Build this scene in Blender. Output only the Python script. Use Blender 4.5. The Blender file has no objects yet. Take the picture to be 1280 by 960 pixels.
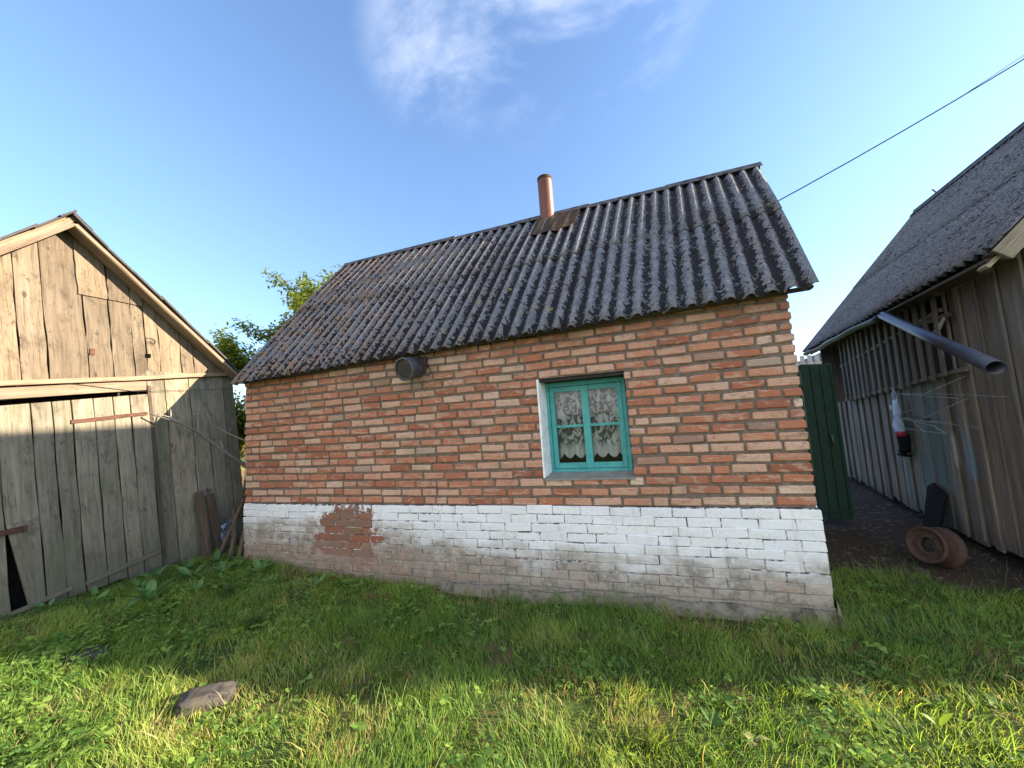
import bpy, math, random
import numpy as np
from mathutils import Vector, Matrix
random.seed(7)
rng = np.random.default_rng(7)
SC = bpy.context.scene
COL = SC.collection
PI = math.pi
V = Vector


# ------------------------------------------------------------------ helpers
class MB:
    """collects quads / tris with a per-face random value and UVs in metres"""
    def __init__(s):
        s.v = []; s.f = []; s.r = []; s.a = []; s.uv = []

    def add(s, verts, faces, rnd=None, aux=0.0, uvs=None):
        o = len(s.v)
        s.v += [tuple(p) for p in verts]
        if rnd is None: rnd = random.random()
        for i, f in enumerate(faces):
            s.f.append(tuple(o + k for k in f)); s.r.append(rnd); s.a.append(aux)
            s.uv.append(uvs[i] if uvs else [(0.0, 0.0)] * len(f))

    def board(s, p0, p1, w, n, width, thick, segs=1, wob=0.0, taper=1.0, rnd=None, aux=0.0, skew0=0.0, skew1=0.0):
        """rectangular bar from p0 to p1; w = width direction, n = thickness direction (centred)"""
        p0, p1, w, n = V(p0), V(p1), V(w).normalized(), V(n).normalized()
        L = (p1 - p0).length
        d = (p1 - p0).normalized()
        vs = []
        for i in range(segs + 1):
            t = i / segs
            c = p0.lerp(p1, t)
            if 0 < i < segs or wob < 0:
                c = c + w * random.uniform(-1, 1) * abs(wob) + n * random.uniform(-1, 1) * abs(wob) * .5
            k = 1 + (taper - 1) * t
            hw = width * .5 * k; ht = thick * .5
            for a, b in ((-1, -1), (1, -1), (1, 1), (-1, 1)):
                q = c + w * (a * hw) + n * (b * ht)
                if i == 0: q = q + d * (skew0 * a)
                if i == segs: q = q + d * (skew1 * a)
                vs.append(q)
        ou, ov = random.uniform(0, 50), random.uniform(0, 50)
        fs = []; uv = []
        hw = width; ht = thick
        offs = [0, hw, hw + ht, 2 * hw + ht, 2 * hw + 2 * ht]
        for i in range(segs):
            a = i * 4; b = a + 4
            for k in range(4):
                k2 = (k + 1) % 4
                fs.append((a + k, a + k2, b + k2, b + k))
                y0, y1 = L * i / segs, L * (i + 1) / segs
                uv.append([(ou + offs[k], ov + y0), (ou + offs[k + 1], ov + y0), (ou + offs[k + 1], ov + y1), (ou + offs[k], ov + y1)])
        e = segs * 4
        fs.append((3, 2, 1, 0)); fs.append((e, e + 1, e + 2, e + 3))
        q = [(ou, ov), (ou + hw, ov), (ou + hw, ov + ht), (ou, ov + ht)]
        uv += [q, q]
        s.add(vs, fs, rnd, aux, uv)

    def box(s, lo, hi, rnd=None, aux=0.0):
        lo, hi = V(lo), V(hi)
        c = (lo + hi) / 2; z = hi - lo
        ax = max(range(3), key=lambda i: z[i])
        o = [i for i in range(3) if i != ax]
        E = [V((1, 0, 0)), V((0, 1, 0)), V((0, 0, 1))]
        s.board(c - E[ax] * z[ax] / 2, c + E[ax] * z[ax] / 2, E[o[0]], E[o[1]], z[o[0]], z[o[1]], rnd=rnd, aux=aux)

    def quad(s, a, b, c, d, rnd=None, aux=0.0):
        s.add([a, b, c, d], [(0, 1, 2, 3)], rnd, aux)

    def prism(s, poly, off, rnd=None, aux=0.0):
        """planar polygon extruded by the vector off"""
        n = len(poly); off = V(off)
        vs = [V(p) for p in poly] + [V(p) + off for p in poly]
        fs = [tuple(range(n))[::-1], tuple(range(n, 2 * n))] + [(i, (i + 1) % n, n + (i + 1) % n, n + i) for i in range(n)]
        s.add(vs, fs, rnd, aux)

    def tube(s, pts, r, n=8, cap=True, rnd=None, aux=0.0, wob=0.0):
        pts = [V(p) for p in pts]
        if not hasattr(r, '__len__'): r = [r] * len(pts)
        vs = []; up = V((0, 0, 1))
        d = (pts[1] - pts[0]).normalized()
        x = d.cross(up if abs(d.z) < .95 else V((1, 0, 0))).normalized()
        for i, p in enumerate(pts):
            d = (pts[min(i + 1, len(pts) - 1)] - pts[max(i - 1, 0)]).normalized()
            x = (x - d * x.dot(d)).normalized(); y = d.cross(x)
            for k in range(n):
                a = 2 * PI * k / n
                rr = r[i] * (1 + random.uniform(-wob, wob))
                vs.append(p + x * math.cos(a) * rr + y * math.sin(a) * rr)
        fs = []; uv = []
        ou = random.uniform(0, 50); l = 0
        for i in range(len(pts) - 1):
            l2 = l + (pts[i + 1] - pts[i]).length
            for k in range(n):
                k2 = (k + 1) % n
                fs.append((i * n + k, i * n + k2, (i + 1) * n + k2, (i + 1) * n + k))
                c0, c1 = k * 6.28 * r[i] / n, (k + 1) * 6.28 * r[i] / n
                uv.append([(ou + c0, l), (ou + c1, l), (ou + c1, l2), (ou + c0, l2)])
            l = l2
        if cap:
            e = (len(pts) - 1) * n
            fs.append(tuple(range(n))[::-1]); fs.append(tuple(e + k for k in range(n)))
            uv += [[(0, 0)] * n] * 2
        s.add(vs, fs, rnd, aux, uv)

    def lathe(s, prof, origin, axis, n=32, rnd=None, aux=0.0, closed=False):
        """prof = list of (radius, height along the axis)"""
        axis = V(axis).normalized(); o = V(origin)
        x = axis.cross(V((0, 0, 1)) if abs(axis.z) < .9 else V((1, 0, 0))).normalized(); y = axis.cross(x)
        vs = []
        for r, h in prof:
            for k in range(n):
                a = 2 * PI * k / n
                vs.append(o + axis * h + x * math.cos(a) * r + y * math.sin(a) * r)
        m = len(prof); fs = []
        for i in range(m if closed else m - 1):
            j = (i + 1) % m
            for k in range(n):
                k2 = (k + 1) % n
                fs.append((i * n + k, i * n + k2, j * n + k2, j * n + k))
        s.add(vs, fs, rnd, aux)

    def leaf(s, base, d, side, length, width, droop=.3, segs=4, rnd=None, fold=.15, aux=0.0):
        base, d, side = V(base), V(d).normalized(), V(side).normalized()
        up = side.cross(d).normalized()
        if up.z < 0: up = -up
        vs = []
        for i in range(segs + 1):
            t = i / segs
            c = base + d * (length * t) - V((0, 0, 1)) * (droop * length * t * t)
            w = width * .5 * (math.sin(PI * min(.98, .08 + .9 * t ** .85)) ** .8)
            if i == segs: w = width * .03
            vs += [c - side * w + up * w * fold * 2, c, c + side * w + up * w * fold * 2]
        fs = []
        for i in range(segs):
            a = i * 3
            fs += [(a, a + 1, a + 4, a + 3), (a + 1, a + 2, a + 5, a + 4)]
        s.add(vs, fs, rnd, aux)

    def build(s, name, mat, parent=None, smooth=False, bevel=0.0, root_loc=None, solid=0.0, sub=0):
        me = bpy.data.meshes.new(name)
        off = V((0, 0, 0))
        p = parent
        while p is not None:
            off += p.location; p = p.parent
        if root_loc is not None: off = V(root_loc)
        me.from_pydata([(a[0] - off.x, a[1] - off.y, a[2] - off.z) for a in s.v], [], s.f)
        at = me.attributes.new('rnd', 'FLOAT', 'FACE'); at.data.foreach_set('value', s.r)
        at = me.attributes.new('aux', 'FLOAT', 'FACE'); at.data.foreach_set('value', s.a)
        ul = me.uv_layers.new(name='UVMap')
        flat = [c for f in s.uv for q in f for c in q]
        ul.data.foreach_set('uv', flat)
        me.materials.append(mat)
        if smooth: me.shade_smooth()
        ob = bpy.data.objects.new(name, me); COL.objects.link(ob)
        ob.parent = parent
        if root_loc is not None and parent is None: ob.location = root_loc
        if solid:
            m = ob.modifiers.new('s', 'SOLIDIFY'); m.thickness = solid; m.offset = 0
        if bevel:
            m = ob.modifiers.new('b', 'BEVEL'); m.width = bevel; m.segments = 1; m.limit_method = 'ANGLE'; m.angle_limit = .6
        return ob


def tag(o, label=None, cat=None, group=None, kind=None):
    if label: o['label'] = label
    if cat: o['category'] = cat
    if group: o['group'] = group
    if kind: o['kind'] = kind
    return o


def thing(name, loc, label, cat, group=None):
    o = bpy.data.objects.new(name, None); COL.objects.link(o)
    o.location = loc; o.empty_display_size = .2
    return tag(o, label, cat, group)


# ------------------------------------------------------------------ node helpers
class NT:
    def __init__(s, name):
        s.m = bpy.data.materials.new(name); s.m.use_nodes = True
        s.t = s.m.node_tree; s.t.nodes.clear()
        s.out = s.t.nodes.new('ShaderNodeOutputMaterial')

    def n(s, typ, **kw):
        x = s.t.nodes.new(typ)
        for k, v in kw.items(): setattr(x, k, v)
        return x

    def link(s, a, b): s.t.links.new(a, b)

    def val(s, sock, v):
        if isinstance(v, bpy.types.NodeSocket): s.link(v, sock)
        elif v is not None:
            if hasattr(v, '__len__') and len(v) == 3 and sock.type == 'RGBA': v = (*v, 1)
            sock.default_value = v

    def math(s, op, a, b=None, c=None, clamp=False):
        x = s.n('ShaderNodeMath', operation=op, use_clamp=clamp)
        s.val(x.inputs[0], a)
        if b is not None: s.val(x.inputs[1], b)
        if c is not None: s.val(x.inputs[2], c)
        return x.outputs[0]

    def vmath(s, op, a, b=None):
        x = s.n('ShaderNodeVectorMath', operation=op)
        s.val(x.inputs[0], a)
        if b is not None: s.val(x.inputs[1], b)
        return x.outputs[0]

    def mix(s, f, a, b, blend='MIX'):
        x = s.n('ShaderNodeMix', data_type='RGBA', blend_type=blend)
        s.val(x.inputs[0], f); s.val(x.inputs[6], a); s.val(x.inputs[7], b)
        return x.outputs[2]

    def ramp(s, f, stops, interp='LINEAR'):
        x = s.n('ShaderNodeValToRGB'); r = x.color_ramp; r.interpolation = interp
        while len(r.elements) < len(stops): r.elements.new(.5)
        for e, (p, c) in zip(r.elements, stops):
            e.position = p; e.color = (*c, 1) if hasattr(c, '__len__') else (c, c, c, 1)
        s.val(x.inputs[0], f)
        return x.outputs[0]

    def step(s, f, a, b):
        x = s.n('ShaderNodeMapRange', clamp=True, interpolation_type='SMOOTHSTEP')
        s.val(x.inputs[0], f); x.inputs[1].default_value = a; x.inputs[2].default_value = b
        return x.outputs[0]

    def noise(s, vec, scale=5, detail=4, rough=.55, dist=0.0, color=False):
        x = s.n('ShaderNodeTexNoise')
        s.val(x.inputs['Vector'], vec); x.inputs['Scale'].default_value = scale
        x.inputs['Detail'].default_value = detail; x.inputs['Roughness'].default_value = rough
        x.inputs['Distortion'].default_value = dist
        return x.outputs['Color' if color else 'Fac']

    def voro(s, vec, scale=5, feature='F1', out='Distance'):
        x = s.n('ShaderNodeTexVoronoi', feature=feature)
        s.val(x.inputs['Vector'], vec); x.inputs['Scale'].default_value = scale
        return x.outputs[out]

    def mapping(s, vec, scale=(1, 1, 1), rot=(0, 0, 0), loc=(0, 0, 0)):
        x = s.n('ShaderNodeMapping')
        s.val(x.inputs[0], vec); x.inputs[1].default_value = loc; x.inputs[2].default_value = rot; x.inputs[3].default_value = scale
        return x.outputs[0]

    def obj(s): return s.n('ShaderNodeTexCoord').outputs['Object']
    def uv(s): return s.n('ShaderNodeTexCoord').outputs['UV']
    def xyz(s, vec):
        x = s.n('ShaderNodeSeparateXYZ'); s.val(x.inputs[0], vec); return x.outputs
    def attr(s, name, out='Fac'):
        return s.n('ShaderNodeAttribute', attribute_name=name).outputs[out]

    def principled(s, color, rough=.8, metal=0.0, spec=.3, bump=None, bstr=.3, bdist=.01, **kw):
        b = s.n('ShaderNodeBsdfPrincipled')
        s.val(b.inputs['Base Color'], color); s.val(b.inputs['Roughness'], rough); s.val(b.inputs['Metallic'], metal)
        b.inputs['Specular IOR Level'].default_value = spec
        for k, v in kw.items(): s.val(b.inputs[k], v)
        if bump is not None:
            x = s.n('ShaderNodeBump'); x.inputs['Strength'].default_value = bstr; x.inputs['Distance'].default_value = bdist
            s.link(bump, x.inputs['Height']); s.link(x.outputs[0], b.inputs['Normal'])
        s.link(b.outputs[0], s.out.inputs[0])
        return b


def mat_plain(name, col, rough=.6, metal=0.0, var=.25, scale=14, spec=.3, bstr=.15, dirt=None, dirt_amt=.5):
    t = NT(name); o = t.obj()
    n = t.noise(o, scale, 6, .6)
    c = t.mix(t.ramp(n, [(.3, 0), (.7, 1)]), tuple(k * (1 - var) for k in col), tuple(min(1, k * (1 + var)) for k in col))
    if dirt:
        d = t.step(t.noise(o, scale * .5, 8, .7), .62 - dirt_amt * .25, .72 - dirt_amt * .2)
        c = t.mix(d, c, dirt)
    t.principled(c, rough, metal, spec, n, bstr, .01)
    return t.m


def mat_wood(name, cols, grain=1.0, green=None, low=None, spots=.5, rough=.85, warm=None, mottle=0.0):
    """weathered board: UV = (across, along) in metres"""
    t = NT(name); uv = t.uv(); o = t.obj(); r = t.attr('rnd')
    g1 = t.noise(t.mapping(uv, (38 * grain, 1.6, 1)), 1, 6, .65, .6)
    g2 = t.noise(t.mapping(uv, (120 * grain, 3.0, 1)), 1, 3, .6)
    big = t.noise(t.mapping(uv, (5, .9, 1)), 1, 5, .6, .8)
    c = t.ramp(t.math('ADD', t.math('MULTIPLY', g1, .55), t.math('MULTIPLY', big, .45)), [(.3, cols[0]), (.48, cols[1]), (.68, cols[2])])
    tint = t.ramp(r, [(0, (.72, .72, .74)), (.5, (1, 1, 1)), (1, (1.18, 1.12, 1.05))])
    c = t.mix(1.0, c, tint, 'MULTIPLY')
    c = t.mix(t.math('MULTIPLY', t.step(g2, .54, .66), .5), c, tuple(k * .35 for k in cols[0]))
    if spots:
        sp = t.step(t.noise(t.mapping(uv, (16, 8, 1)), 1, 8, .72), .56, .68)
        c = t.mix(t.math('MULTIPLY', sp, spots), c, tuple(k * .3 for k in cols[0]))
    if mottle:
        mo = t.noise(t.mapping(uv, (7, 3.2, 1), loc=(3, 7, 0)), 1, 9, .74, .5)
        c = t.mix(t.math('MULTIPLY', t.step(mo, .50, .66), mottle), c, tuple(k * .55 for k in cols[0]))
        kn = t.voro(t.mapping(uv, (5, 2.1, 1)), 1)
        c = t.mix(t.math('MULTIPLY', t.step(kn, .10, .05), .75), c, tuple(k * .4 for k in cols[0]))
    z = t.xyz(o)[2]
    if warm:
        m = t.step(t.math('ADD', z, t.math('MULTIPLY', big, .5)), warm[0], warm[1])
        c = t.mix(t.math('MULTIPLY', m, warm[3]), c, t.mix(.55, c, warm[2]))
    if green:
        m = t.step(t.noise(t.mapping(o, (1, 3.2, .9)), 1.7, 5, .6), green[0], green[1])
        c = t.mix(t.math('MULTIPLY', m, green[3]), c, green[2])
    if low:
        m = t.step(t.math('ADD', z, t.math('MULTIPLY', t.noise(t.mapping(o, (1, 7, 1)), 2, 4), .5)), low[1], low[0])
        c = t.mix(t.math('MULTIPLY', m, low[3]), c, low[2])
    h = t.math('ADD', t.math('MULTIPLY', g1, .7), t.math('MULTIPLY', g2, .5))
    t.principled(c, rough, 0, .2, h, .55, .006)
    return t.m


# ------------------------------------------------------------------ materials
def make_brick():
    t = NT('fired_brick'); o = t.obj(); r = t.attr('rnd')
    sh = t.n('ShaderNodeCombineXYZ'); t.link(t.math('MULTIPLY', r, 137.0), sh.inputs[0]); t.link(t.math('MULTIPLY', r, 71.0), sh.inputs[2])
    v = t.vmath('ADD', o, sh.outputs[0])
    base = t.ramp(r, [(0, (.28, .105, .066)), (.1, (.36, .14, .084)), (.35, (.43, .178, .106)), (.58, (.475, .222, .142)), (.76, (.51, .29, .205)), (.92, (.55, .37, .28)), (1, (.59, .45, .355))])
    st = t.noise(t.mapping(v, (6, 6, 15), (0, .5, 0)), 1, 3, .5, 1.2)
    pale = t.mix(t.noise(v, 3, 2), (.45, .29, .20), (.52, .39, .30))
    c = t.mix(t.math('MULTIPLY', t.step(st, .52, .60), .62), base, pale)
    st2 = t.noise(t.mapping(v, (11, 11, 22), (0, -.6, 0)), 1, 4, .6, .8)
    c = t.mix(t.math('MULTIPLY', t.step(st2, .55, .66), .5), c, (.31, .125, .075))
    sp = t.noise(v, 85, 5, .7)
    c = t.mix(t.math('MULTIPLY', t.step(sp, .53, .67), .62), c, (.13, .07, .045))
    gr = t.noise(o, 1.3, 5, .6)
    c = t.mix(t.math('MULTIPLY', t.step(gr, .50, .74), .45), c, (.20, .145, .105))
    # mortar smeared over faces, and a few greyed bricks
    sm = t.noise(t.mapping(o, (1, 1, 2.0), loc=(4, 2, 9)), 5.5, 7, .7)
    c = t.mix(t.math('MULTIPLY', t.step(sm, .57, .66), .75), c, t.mix(sp, (.16, .135, .115), (.27, .235, .20)))
    wn = t.n('ShaderNodeTexWhiteNoise', noise_dimensions='1D'); t.link(t.math('MULTIPLY', r, 913.0), wn.inputs['W'])
    c = t.mix(t.math('MULTIPLY', t.step(wn.outputs['Value'], .98, .985), .55), c, (.27, .225, .18))
    X, Y, Z = t.xyz(o)[0:3]
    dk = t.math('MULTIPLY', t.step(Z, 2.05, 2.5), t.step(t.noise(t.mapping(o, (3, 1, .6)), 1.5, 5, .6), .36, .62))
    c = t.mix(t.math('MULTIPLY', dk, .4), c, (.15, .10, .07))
    h = t.math('ADD', t.noise(v, 60, 6, .65), t.math('MULTIPLY', st2, .8))
    t.principled(c, .92, 0, .15, h, .5, .006)
    return t.m


def make_mortar():
    t = NT('lime_mortar'); o = t.obj()
    c = t.ramp(t.noise(o, 22, 7, .7), [(.3, (.10, .08, .064)), (.55, (.18, .145, .118)), (.75, (.25, .21, .175))])
    t.principled(c, .95, 0, .1, t.noise(o, 60, 6, .7), .8, .01)
    return t.m


def make_whitewash():
    """limewashed plinth brick: aux = 1 where the wash has come off the brick"""
    t = NT('whitewashed_brick'); o = t.obj(); r = t.attr('rnd'); a = t.attr('aux')
    X, Y, Z = t.xyz(o)[0:3]
    n1 = t.noise(o, 7, 7, .68); n2 = t.noise(o, 26, 6, .7); n3 = t.noise(t.mapping(o, (1, 1, 2.2)), 2.0, 5, .6)
    brick = t.mix(r, t.mix(n2, (.20, .075, .05), (.33, .15, .10)), t.mix(n2, (.20, .12, .085), (.33, .24, .18)))
    white = t.mix(t.step(n3, .35, .7), (.70, .72, .76), (.78, .79, .81))
    gx = t.step(X, 4.6, 1.4)                       # more wash lost towards the damp far end
    hgt = t.math('ADD', t.math('MULTIPLY', gx, .20), .36)
    hz = t.math('SUBTRACT', t.math('SUBTRACT', Z, hgt), t.math('MULTIPLY', t.math('SUBTRACT', n3, .5), .75))
    damp = t.step(hz, .16, -.16)
    grime = t.mix(t.step(n1, .35, .65), (.17, .145, .12), (.48, .45, .41))
    c = t.mix(t.math('MULTIPLY', damp, t.step(n1, .22, .44)), white, grime)
    lost = t.math('MULTIPLY', t.step(hz, .02, -.32), t.step(t.math('ADD', n1, t.math('MULTIPLY', gx, .12)), .52, .58))
    c = t.mix(t.math('MULTIPLY', lost, .68), c, t.mix(t.step(n2, .45, .6), brick, (.27, .225, .18)))
    c = t.mix(t.math('MULTIPLY', t.step(t.noise(o, 45, 6, .75), .58, .66), .6), c, (.27, .24, .21))
    c = t.mix(t.math('MULTIPLY', t.step(t.noise(t.mapping(o, (9, 1, 1.6)), 1, 6, .65), .54, .70), .4), c, (.36, .33, .29))
    ex = t.math('POWER', t.math('DIVIDE', t.math('SUBTRACT', X, 1.60), .45), 2.0); ez = t.math('POWER', t.math('DIVIDE', t.math('SUBTRACT', Z, .47), .38), 2.0)
    rad = t.math('ADD', t.math('SQRT', t.math('ADD', ex, ez)), t.math('MULTIPLY', t.math('SUBTRACT', n1, .5), 2.2))
    off = t.math('MULTIPLY', t.step(rad, 1.06, .96), t.math('ADD', t.math('MULTIPLY', a, .75), .25))
    c = t.mix(off, c, t.mix(r, t.mix(n2, (.20, .075, .045), (.33, .13, .075)), (.20, .12, .085)))
    green = t.math('MULTIPLY', t.step(Z, .16, .0), .5)
    c = t.mix(green, c, (.12, .115, .085))
    t.principled(c, .9, 0, .15, t.math('ADD', n2, n1), .7, .008)
    return t.m


def make_washjoint():
    t = NT('whitewashed_joint'); o = t.obj()
    Z = t.xyz(o)[2]
    n = t.noise(o, 15, 7, .72)
    c = t.mix(t.step(n, .47, .53), (.62, .64, .68), (.10, .09, .085))
    c = t.mix(t.step(t.math('ADD', Z, t.math('MULTIPLY', t.noise(o, 2, 4), .5)), .62, .40), c, t.mix(n, (.13, .11, .09), (.34, .31, .28)))
    t.principled(c, .95, 0, .1, n, .8, .01)
    return t.m


def make_slate(name, base=(.118, .124, .142), lichen=1.0, brown=.3):
    t = NT(name); o = t.obj()
    val = t.attr('val'); r = t.attr('rnd')
    big = t.noise(o, 1.1, 4, .6)
    n = t.noise(o, 26, 5, .6, .4); n2 = t.noise(o, 10, 6, .66); n3 = t.noise(o, 90, 4, .6)
    c = t.mix(t.step(n2, .3, .7), tuple(k * .7 for k in base), tuple(k * 1.5 for k in base))
    c = t.mix(t.math('MULTIPLY', t.step(big, .5, .72), brown), c, (.20, .13, .085))
    X_ = t.xyz(o)[0]
    c = t.mix(t.math('MULTIPLY', t.math('MULTIPLY', t.step(X_, 4.2, .4), t.step(t.noise(o, 6, 5, .65), .38, .58)), min(1, brown * 2.8)), c, (.21, .135, .085))
    c = t.mix(t.math('MULTIPLY', t.step(n3, .54, .64), .65), c, (.38, .385, .39))
    # black lichen gathers in the valleys
    s = t.math('ADD', t.math('ADD', n, t.math('MULTIPLY', val, .15)), t.math('MULTIPLY', t.math('SUBTRACT', big, .5), .40))
    s = t.math('ADD', s, t.math('MULTIPLY', t.math('SUBTRACT', n2, .5), .55))
    c = t.mix(t.math('MULTIPLY', t.step(s, .475, .53), .96 * lichen), c, (.012, .0115, .015))
    y = t.math('MULTIPLY', t.step(t.noise(o, 5.5, 4, .6), .64, .70), t.step(n, .5, .56))
    c = t.mix(t.math('MULTIPLY', y, .8 * lichen), c, (.38, .31, .09))
    c = t.mix(t.math('MULTIPLY', t.step(t.noise(t.vmath('ADD', o, (9, 3, 5)), 28, 5, .7), .64, .68), .6 * lichen), c, (.42, .42, .41))
    t.principled(c, .88, 0, .25, t.math('ADD', n, n3), .6, .008)
    return t.m


def make_paint(name, col, wear=(.30, .27, .22), amt=.35, rough=.45):
    t = NT(name); o = t.obj()
    n = t.noise(o, 9, 7, .7); f = t.noise(o, 55, 5, .7)
    c = t.mix(t.step(n, .3, .7), tuple(k * .78 for k in col), tuple(min(1, k * 1.15) for k in col))
    c = t.mix(t.math('MULTIPLY', t.step(f, .60, .68), amt), c, wear)
    c = t.mix(t.math('MULTIPLY', t.step(n, .60, .66), amt * .6), c, wear)
    t.principled(c, rough, 0, .35, f, .25, .004)
    return t.m


def make_ground():
    t = NT('soil_and_turf'); o = t.obj(); X, Y, Z = t.xyz(o)[0:3]
    n = t.noise(o, 3, 8, .65); f = t.noise(o, 40, 6, .7); m = t.noise(o, .35, 5, .6)
    turf = t.mix(f, (.035, .06, .016), (.085, .125, .035))
    turf = t.mix(t.step(n, .52, .66), turf, t.mix(f, (.10, .065, .035), (.20, .145, .08)))
    far = t.mix(m, (.05, .085, .02), (.13, .16, .05))
    d = t.vmath('LENGTH', o)
    L = t.n('ShaderNodeVectorMath', operation='LENGTH'); t.link(o, L.inputs[0])
    turf = t.mix(t.step(L.outputs['Value'], 9, 16), turf, far)
    dirt = t.mix(f, (.04, .03, .024), (.105, .082, .066))
    dirt = t.mix(t.math('MULTIPLY', t.step(t.noise(o, 14, 5), .58, .64), .6), dirt, (.23, .20, .17))
    a = t.math('MULTIPLY', t.step(X, 6.3, 6.9), t.step(t.math('ADD', Y, t.math('MULTIPLY', t.math('SUBTRACT', n, .5), 1.2)), .65, 1.0))
    c = t.mix(t.math('MULTIPLY', a, t.step(Y, 7.5, 6.5)), turf, dirt)
    t.principled(c, .95, 0, .1, t.math('ADD', f, n), .9, .03)
    return t.m


def mat_leaf(name, dark, light, trans=.35, dry=None):
    t = NT(name); r = t.attr('rnd'); o = t.obj()
    st = [(0, dark), (.8, light)] + ([(.88, dry), (1, dry)] if dry else [])
    c = t.ramp(r, st)
    c = t.mix(t.math('MULTIPLY', t.noise(o, 30, 4), .4), c, tuple(k * .5 for k in dark))
    b = t.n('ShaderNodeBsdfPrincipled'); t.val(b.inputs['Base Color'], c); b.inputs['Roughness'].default_value = .55
    b.inputs['Specular IOR Level'].default_value = .3
    tr = t.n('ShaderNodeBsdfTranslucent'); t.val(tr.inputs[0], t.mix(1.0, c, (1.15, 1.2, .5), 'MULTIPLY'))
    mx = t.n('ShaderNodeMixShader'); mx.inputs[0].default_value = trans
    t.link(b.outputs[0], mx.inputs[1]); t.link(tr.outputs[0], mx.inputs[2]); t.link(mx.outputs[0], t.out.inputs[0])
    return t.m


def make_lace():
    t = NT('lace_fabric'); uv = t.uv()
    X, Y = t.xyz(uv)[0], t.xyz(uv)[1]
    flo = t.noise(t.mapping(uv, (9, 8, 1)), 1, 3, .5, 1.6)
    vor = t.voro(t.mapping(uv, (26, 26, 1)), 1)
    rings = t.step(t.math('ABSOLUTE', t.math('SUBTRACT', vor, .33)), .15, .05)
    fill = t.step(flo, .50, .56)
    hem = t.step(Y, .16, .05)
    dens = t.math('MAXIMUM', t.math('MAXIMUM', t.math('MULTIPLY', fill, .9), t.math('MULTIPLY', rings, .75)), t.math('MULTIPLY', hem, .85))
    net = t.noise(t.mapping(uv, (260, 260, 1)), 1, 1)
    a = t.math('ADD', t.math('MULTIPLY', dens, .85), t.math('MULTIPLY', net, .30), clamp=True)
    b = t.principled((.88, .88, .90), .9, 0, .1)
    t.link(a, b.inputs['Alpha'])
    return t.m


M = {}
M['brick'] = make_brick(); M['mortar'] = make_mortar(); M['wash'] = make_whitewash(); M['joint'] = make_washjoint()
M['slate'] = make_slate('lichen_slate'); M['slate_barn'] = make_slate('barn_slate', (.10, .104, .116), .9, .06)
M['ridge'] = mat_plain('ridge_slate', (.11, .105, .11), .9, 0, .4, 20, .2, .5, (.03, .03, .035), .55)
M['rust'] = mat_plain('rusty_sheet', (.14, .08, .04), .9, .0, .6, 7, .2, .5, (.04, .03, .022), .9)
M['flue'] = mat_plain('red_flue_paint', (.15, .052, .042), .5, 0, .18, 10, .4, .2, (.12, .05, .04), .35)
M['soot'] = mat_plain('soot', (.03, .024, .022), .9)
M['teal'] = make_paint('teal_gloss_paint', (.065, .35, .35), (.16, .22, .20), .40)
M['plaster'] = make_paint('white_plaster', (.84, .87, .88), (.5, .5, .48), .25, .9)
M['sill'] = make_paint('sill_cement', (.22, .225, .21), (.2, .19, .17), .5, .9)
M['concrete'] = mat_plain('rough_concrete', (.22, .20, .17), .95, 0, .35, 18, .1, .8, (.10, .095, .07), .6)
M['void'] = mat_plain('hole_shade', (.004, .004, .004), 1.0, 0, .1, 14, 0)
M['dark'] = mat_plain('dark_shade', (.03, .028, .026), .9)  # near-black colour stands in for shade in rooms and recesses
M['darkwood'] = mat_wood('dark_eave_wood', ((.045, .035, .027), (.085, .065, .05), (.13, .10, .08)), 1)
M['shedwood'] = mat_wood('grey_shed_boards', ((.105, .093, .070), (.215, .195, .152), (.32, .29, .225)), .8,
                         (.50, .66, (.11, .125, .07), .55), (.2, 1.1, (.10, .10, .07), .65), .7, mottle=.5)
M['gablewood'] = mat_wood('bleached_gable_boards', ((.074, .060, .045), (.142, .117, .086), (.20, .17, .13)), .8, None, None, .8, mottle=.6)
M['trimwood'] = mat_wood('pale_trim_board', ((.115, .087, .062), (.195, .155, .115), (.27, .225, .172)), .9, None, None, .35)
M['soffit'] = mat_wood('brown_soffit_board', ((.13, .095, .07), (.21, .155, .115), (.28, .21, .16)), .9, None, None, .3)
M['paleplank'] = mat_wood('new_pale_plank', ((.21, .18, .12), (.30, .26, .185), (.38, .34, .255)), .9, None, None, .25)
M['barkwood'] = mat_wood('brown_bark', ((.05, .038, .028), (.10, .075, .055), (.17, .13, .10)), 1.4)
M['greystick'] = mat_wood('grey_dead_wood', ((.12, .105, .09), (.22, .195, .17), (.33, .30, .26)), 1.4, None, None, .3)
M['slatwood'] = mat_wood('grey_slats', ((.085, .074, .063), (.15, .132, .115), (.22, .198, .175)), 1)
M['oldplank'] = mat_wood('dark_old_plank', ((.06, .04, .03), (.11, .075, .055), (.17, .12, .09)), 1)
M['felt'] = mat_plain('tar_felt', (.05, .05, .052), .85, 0, .3, 20, .25, .4)
M['irn'] = mat_plain('rusted_iron', (.085, .042, .03), .8, .2, .35, 30, .3, .4)
M['blackmetal'] = mat_plain('black_metal', (.022, .024, .026), .45, .2, .25, 18, .5, .1, (.06, .05, .045), .4)
M['canister'] = mat_plain('grey_metal', (.10, .105, .12), .45, .5, .3, 12, .5, .15, (.05, .045, .04), .5)
M['gutter'] = mat_plain('blue_grey_gutter', (.042, .048, .075), .4, .3, .25, 9, .5, .1, (.05, .045, .045), .4)
M['gate'] = make_paint('dark_green_paint', (.012, .045, .03), (.03, .035, .03), .4, .6)
M['wire'] = mat_plain('black_cable', (.02, .02, .022), .6)
M['whitewire'] = mat_plain('white_coated_wire', (.30, .30, .30), .5)
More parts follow.
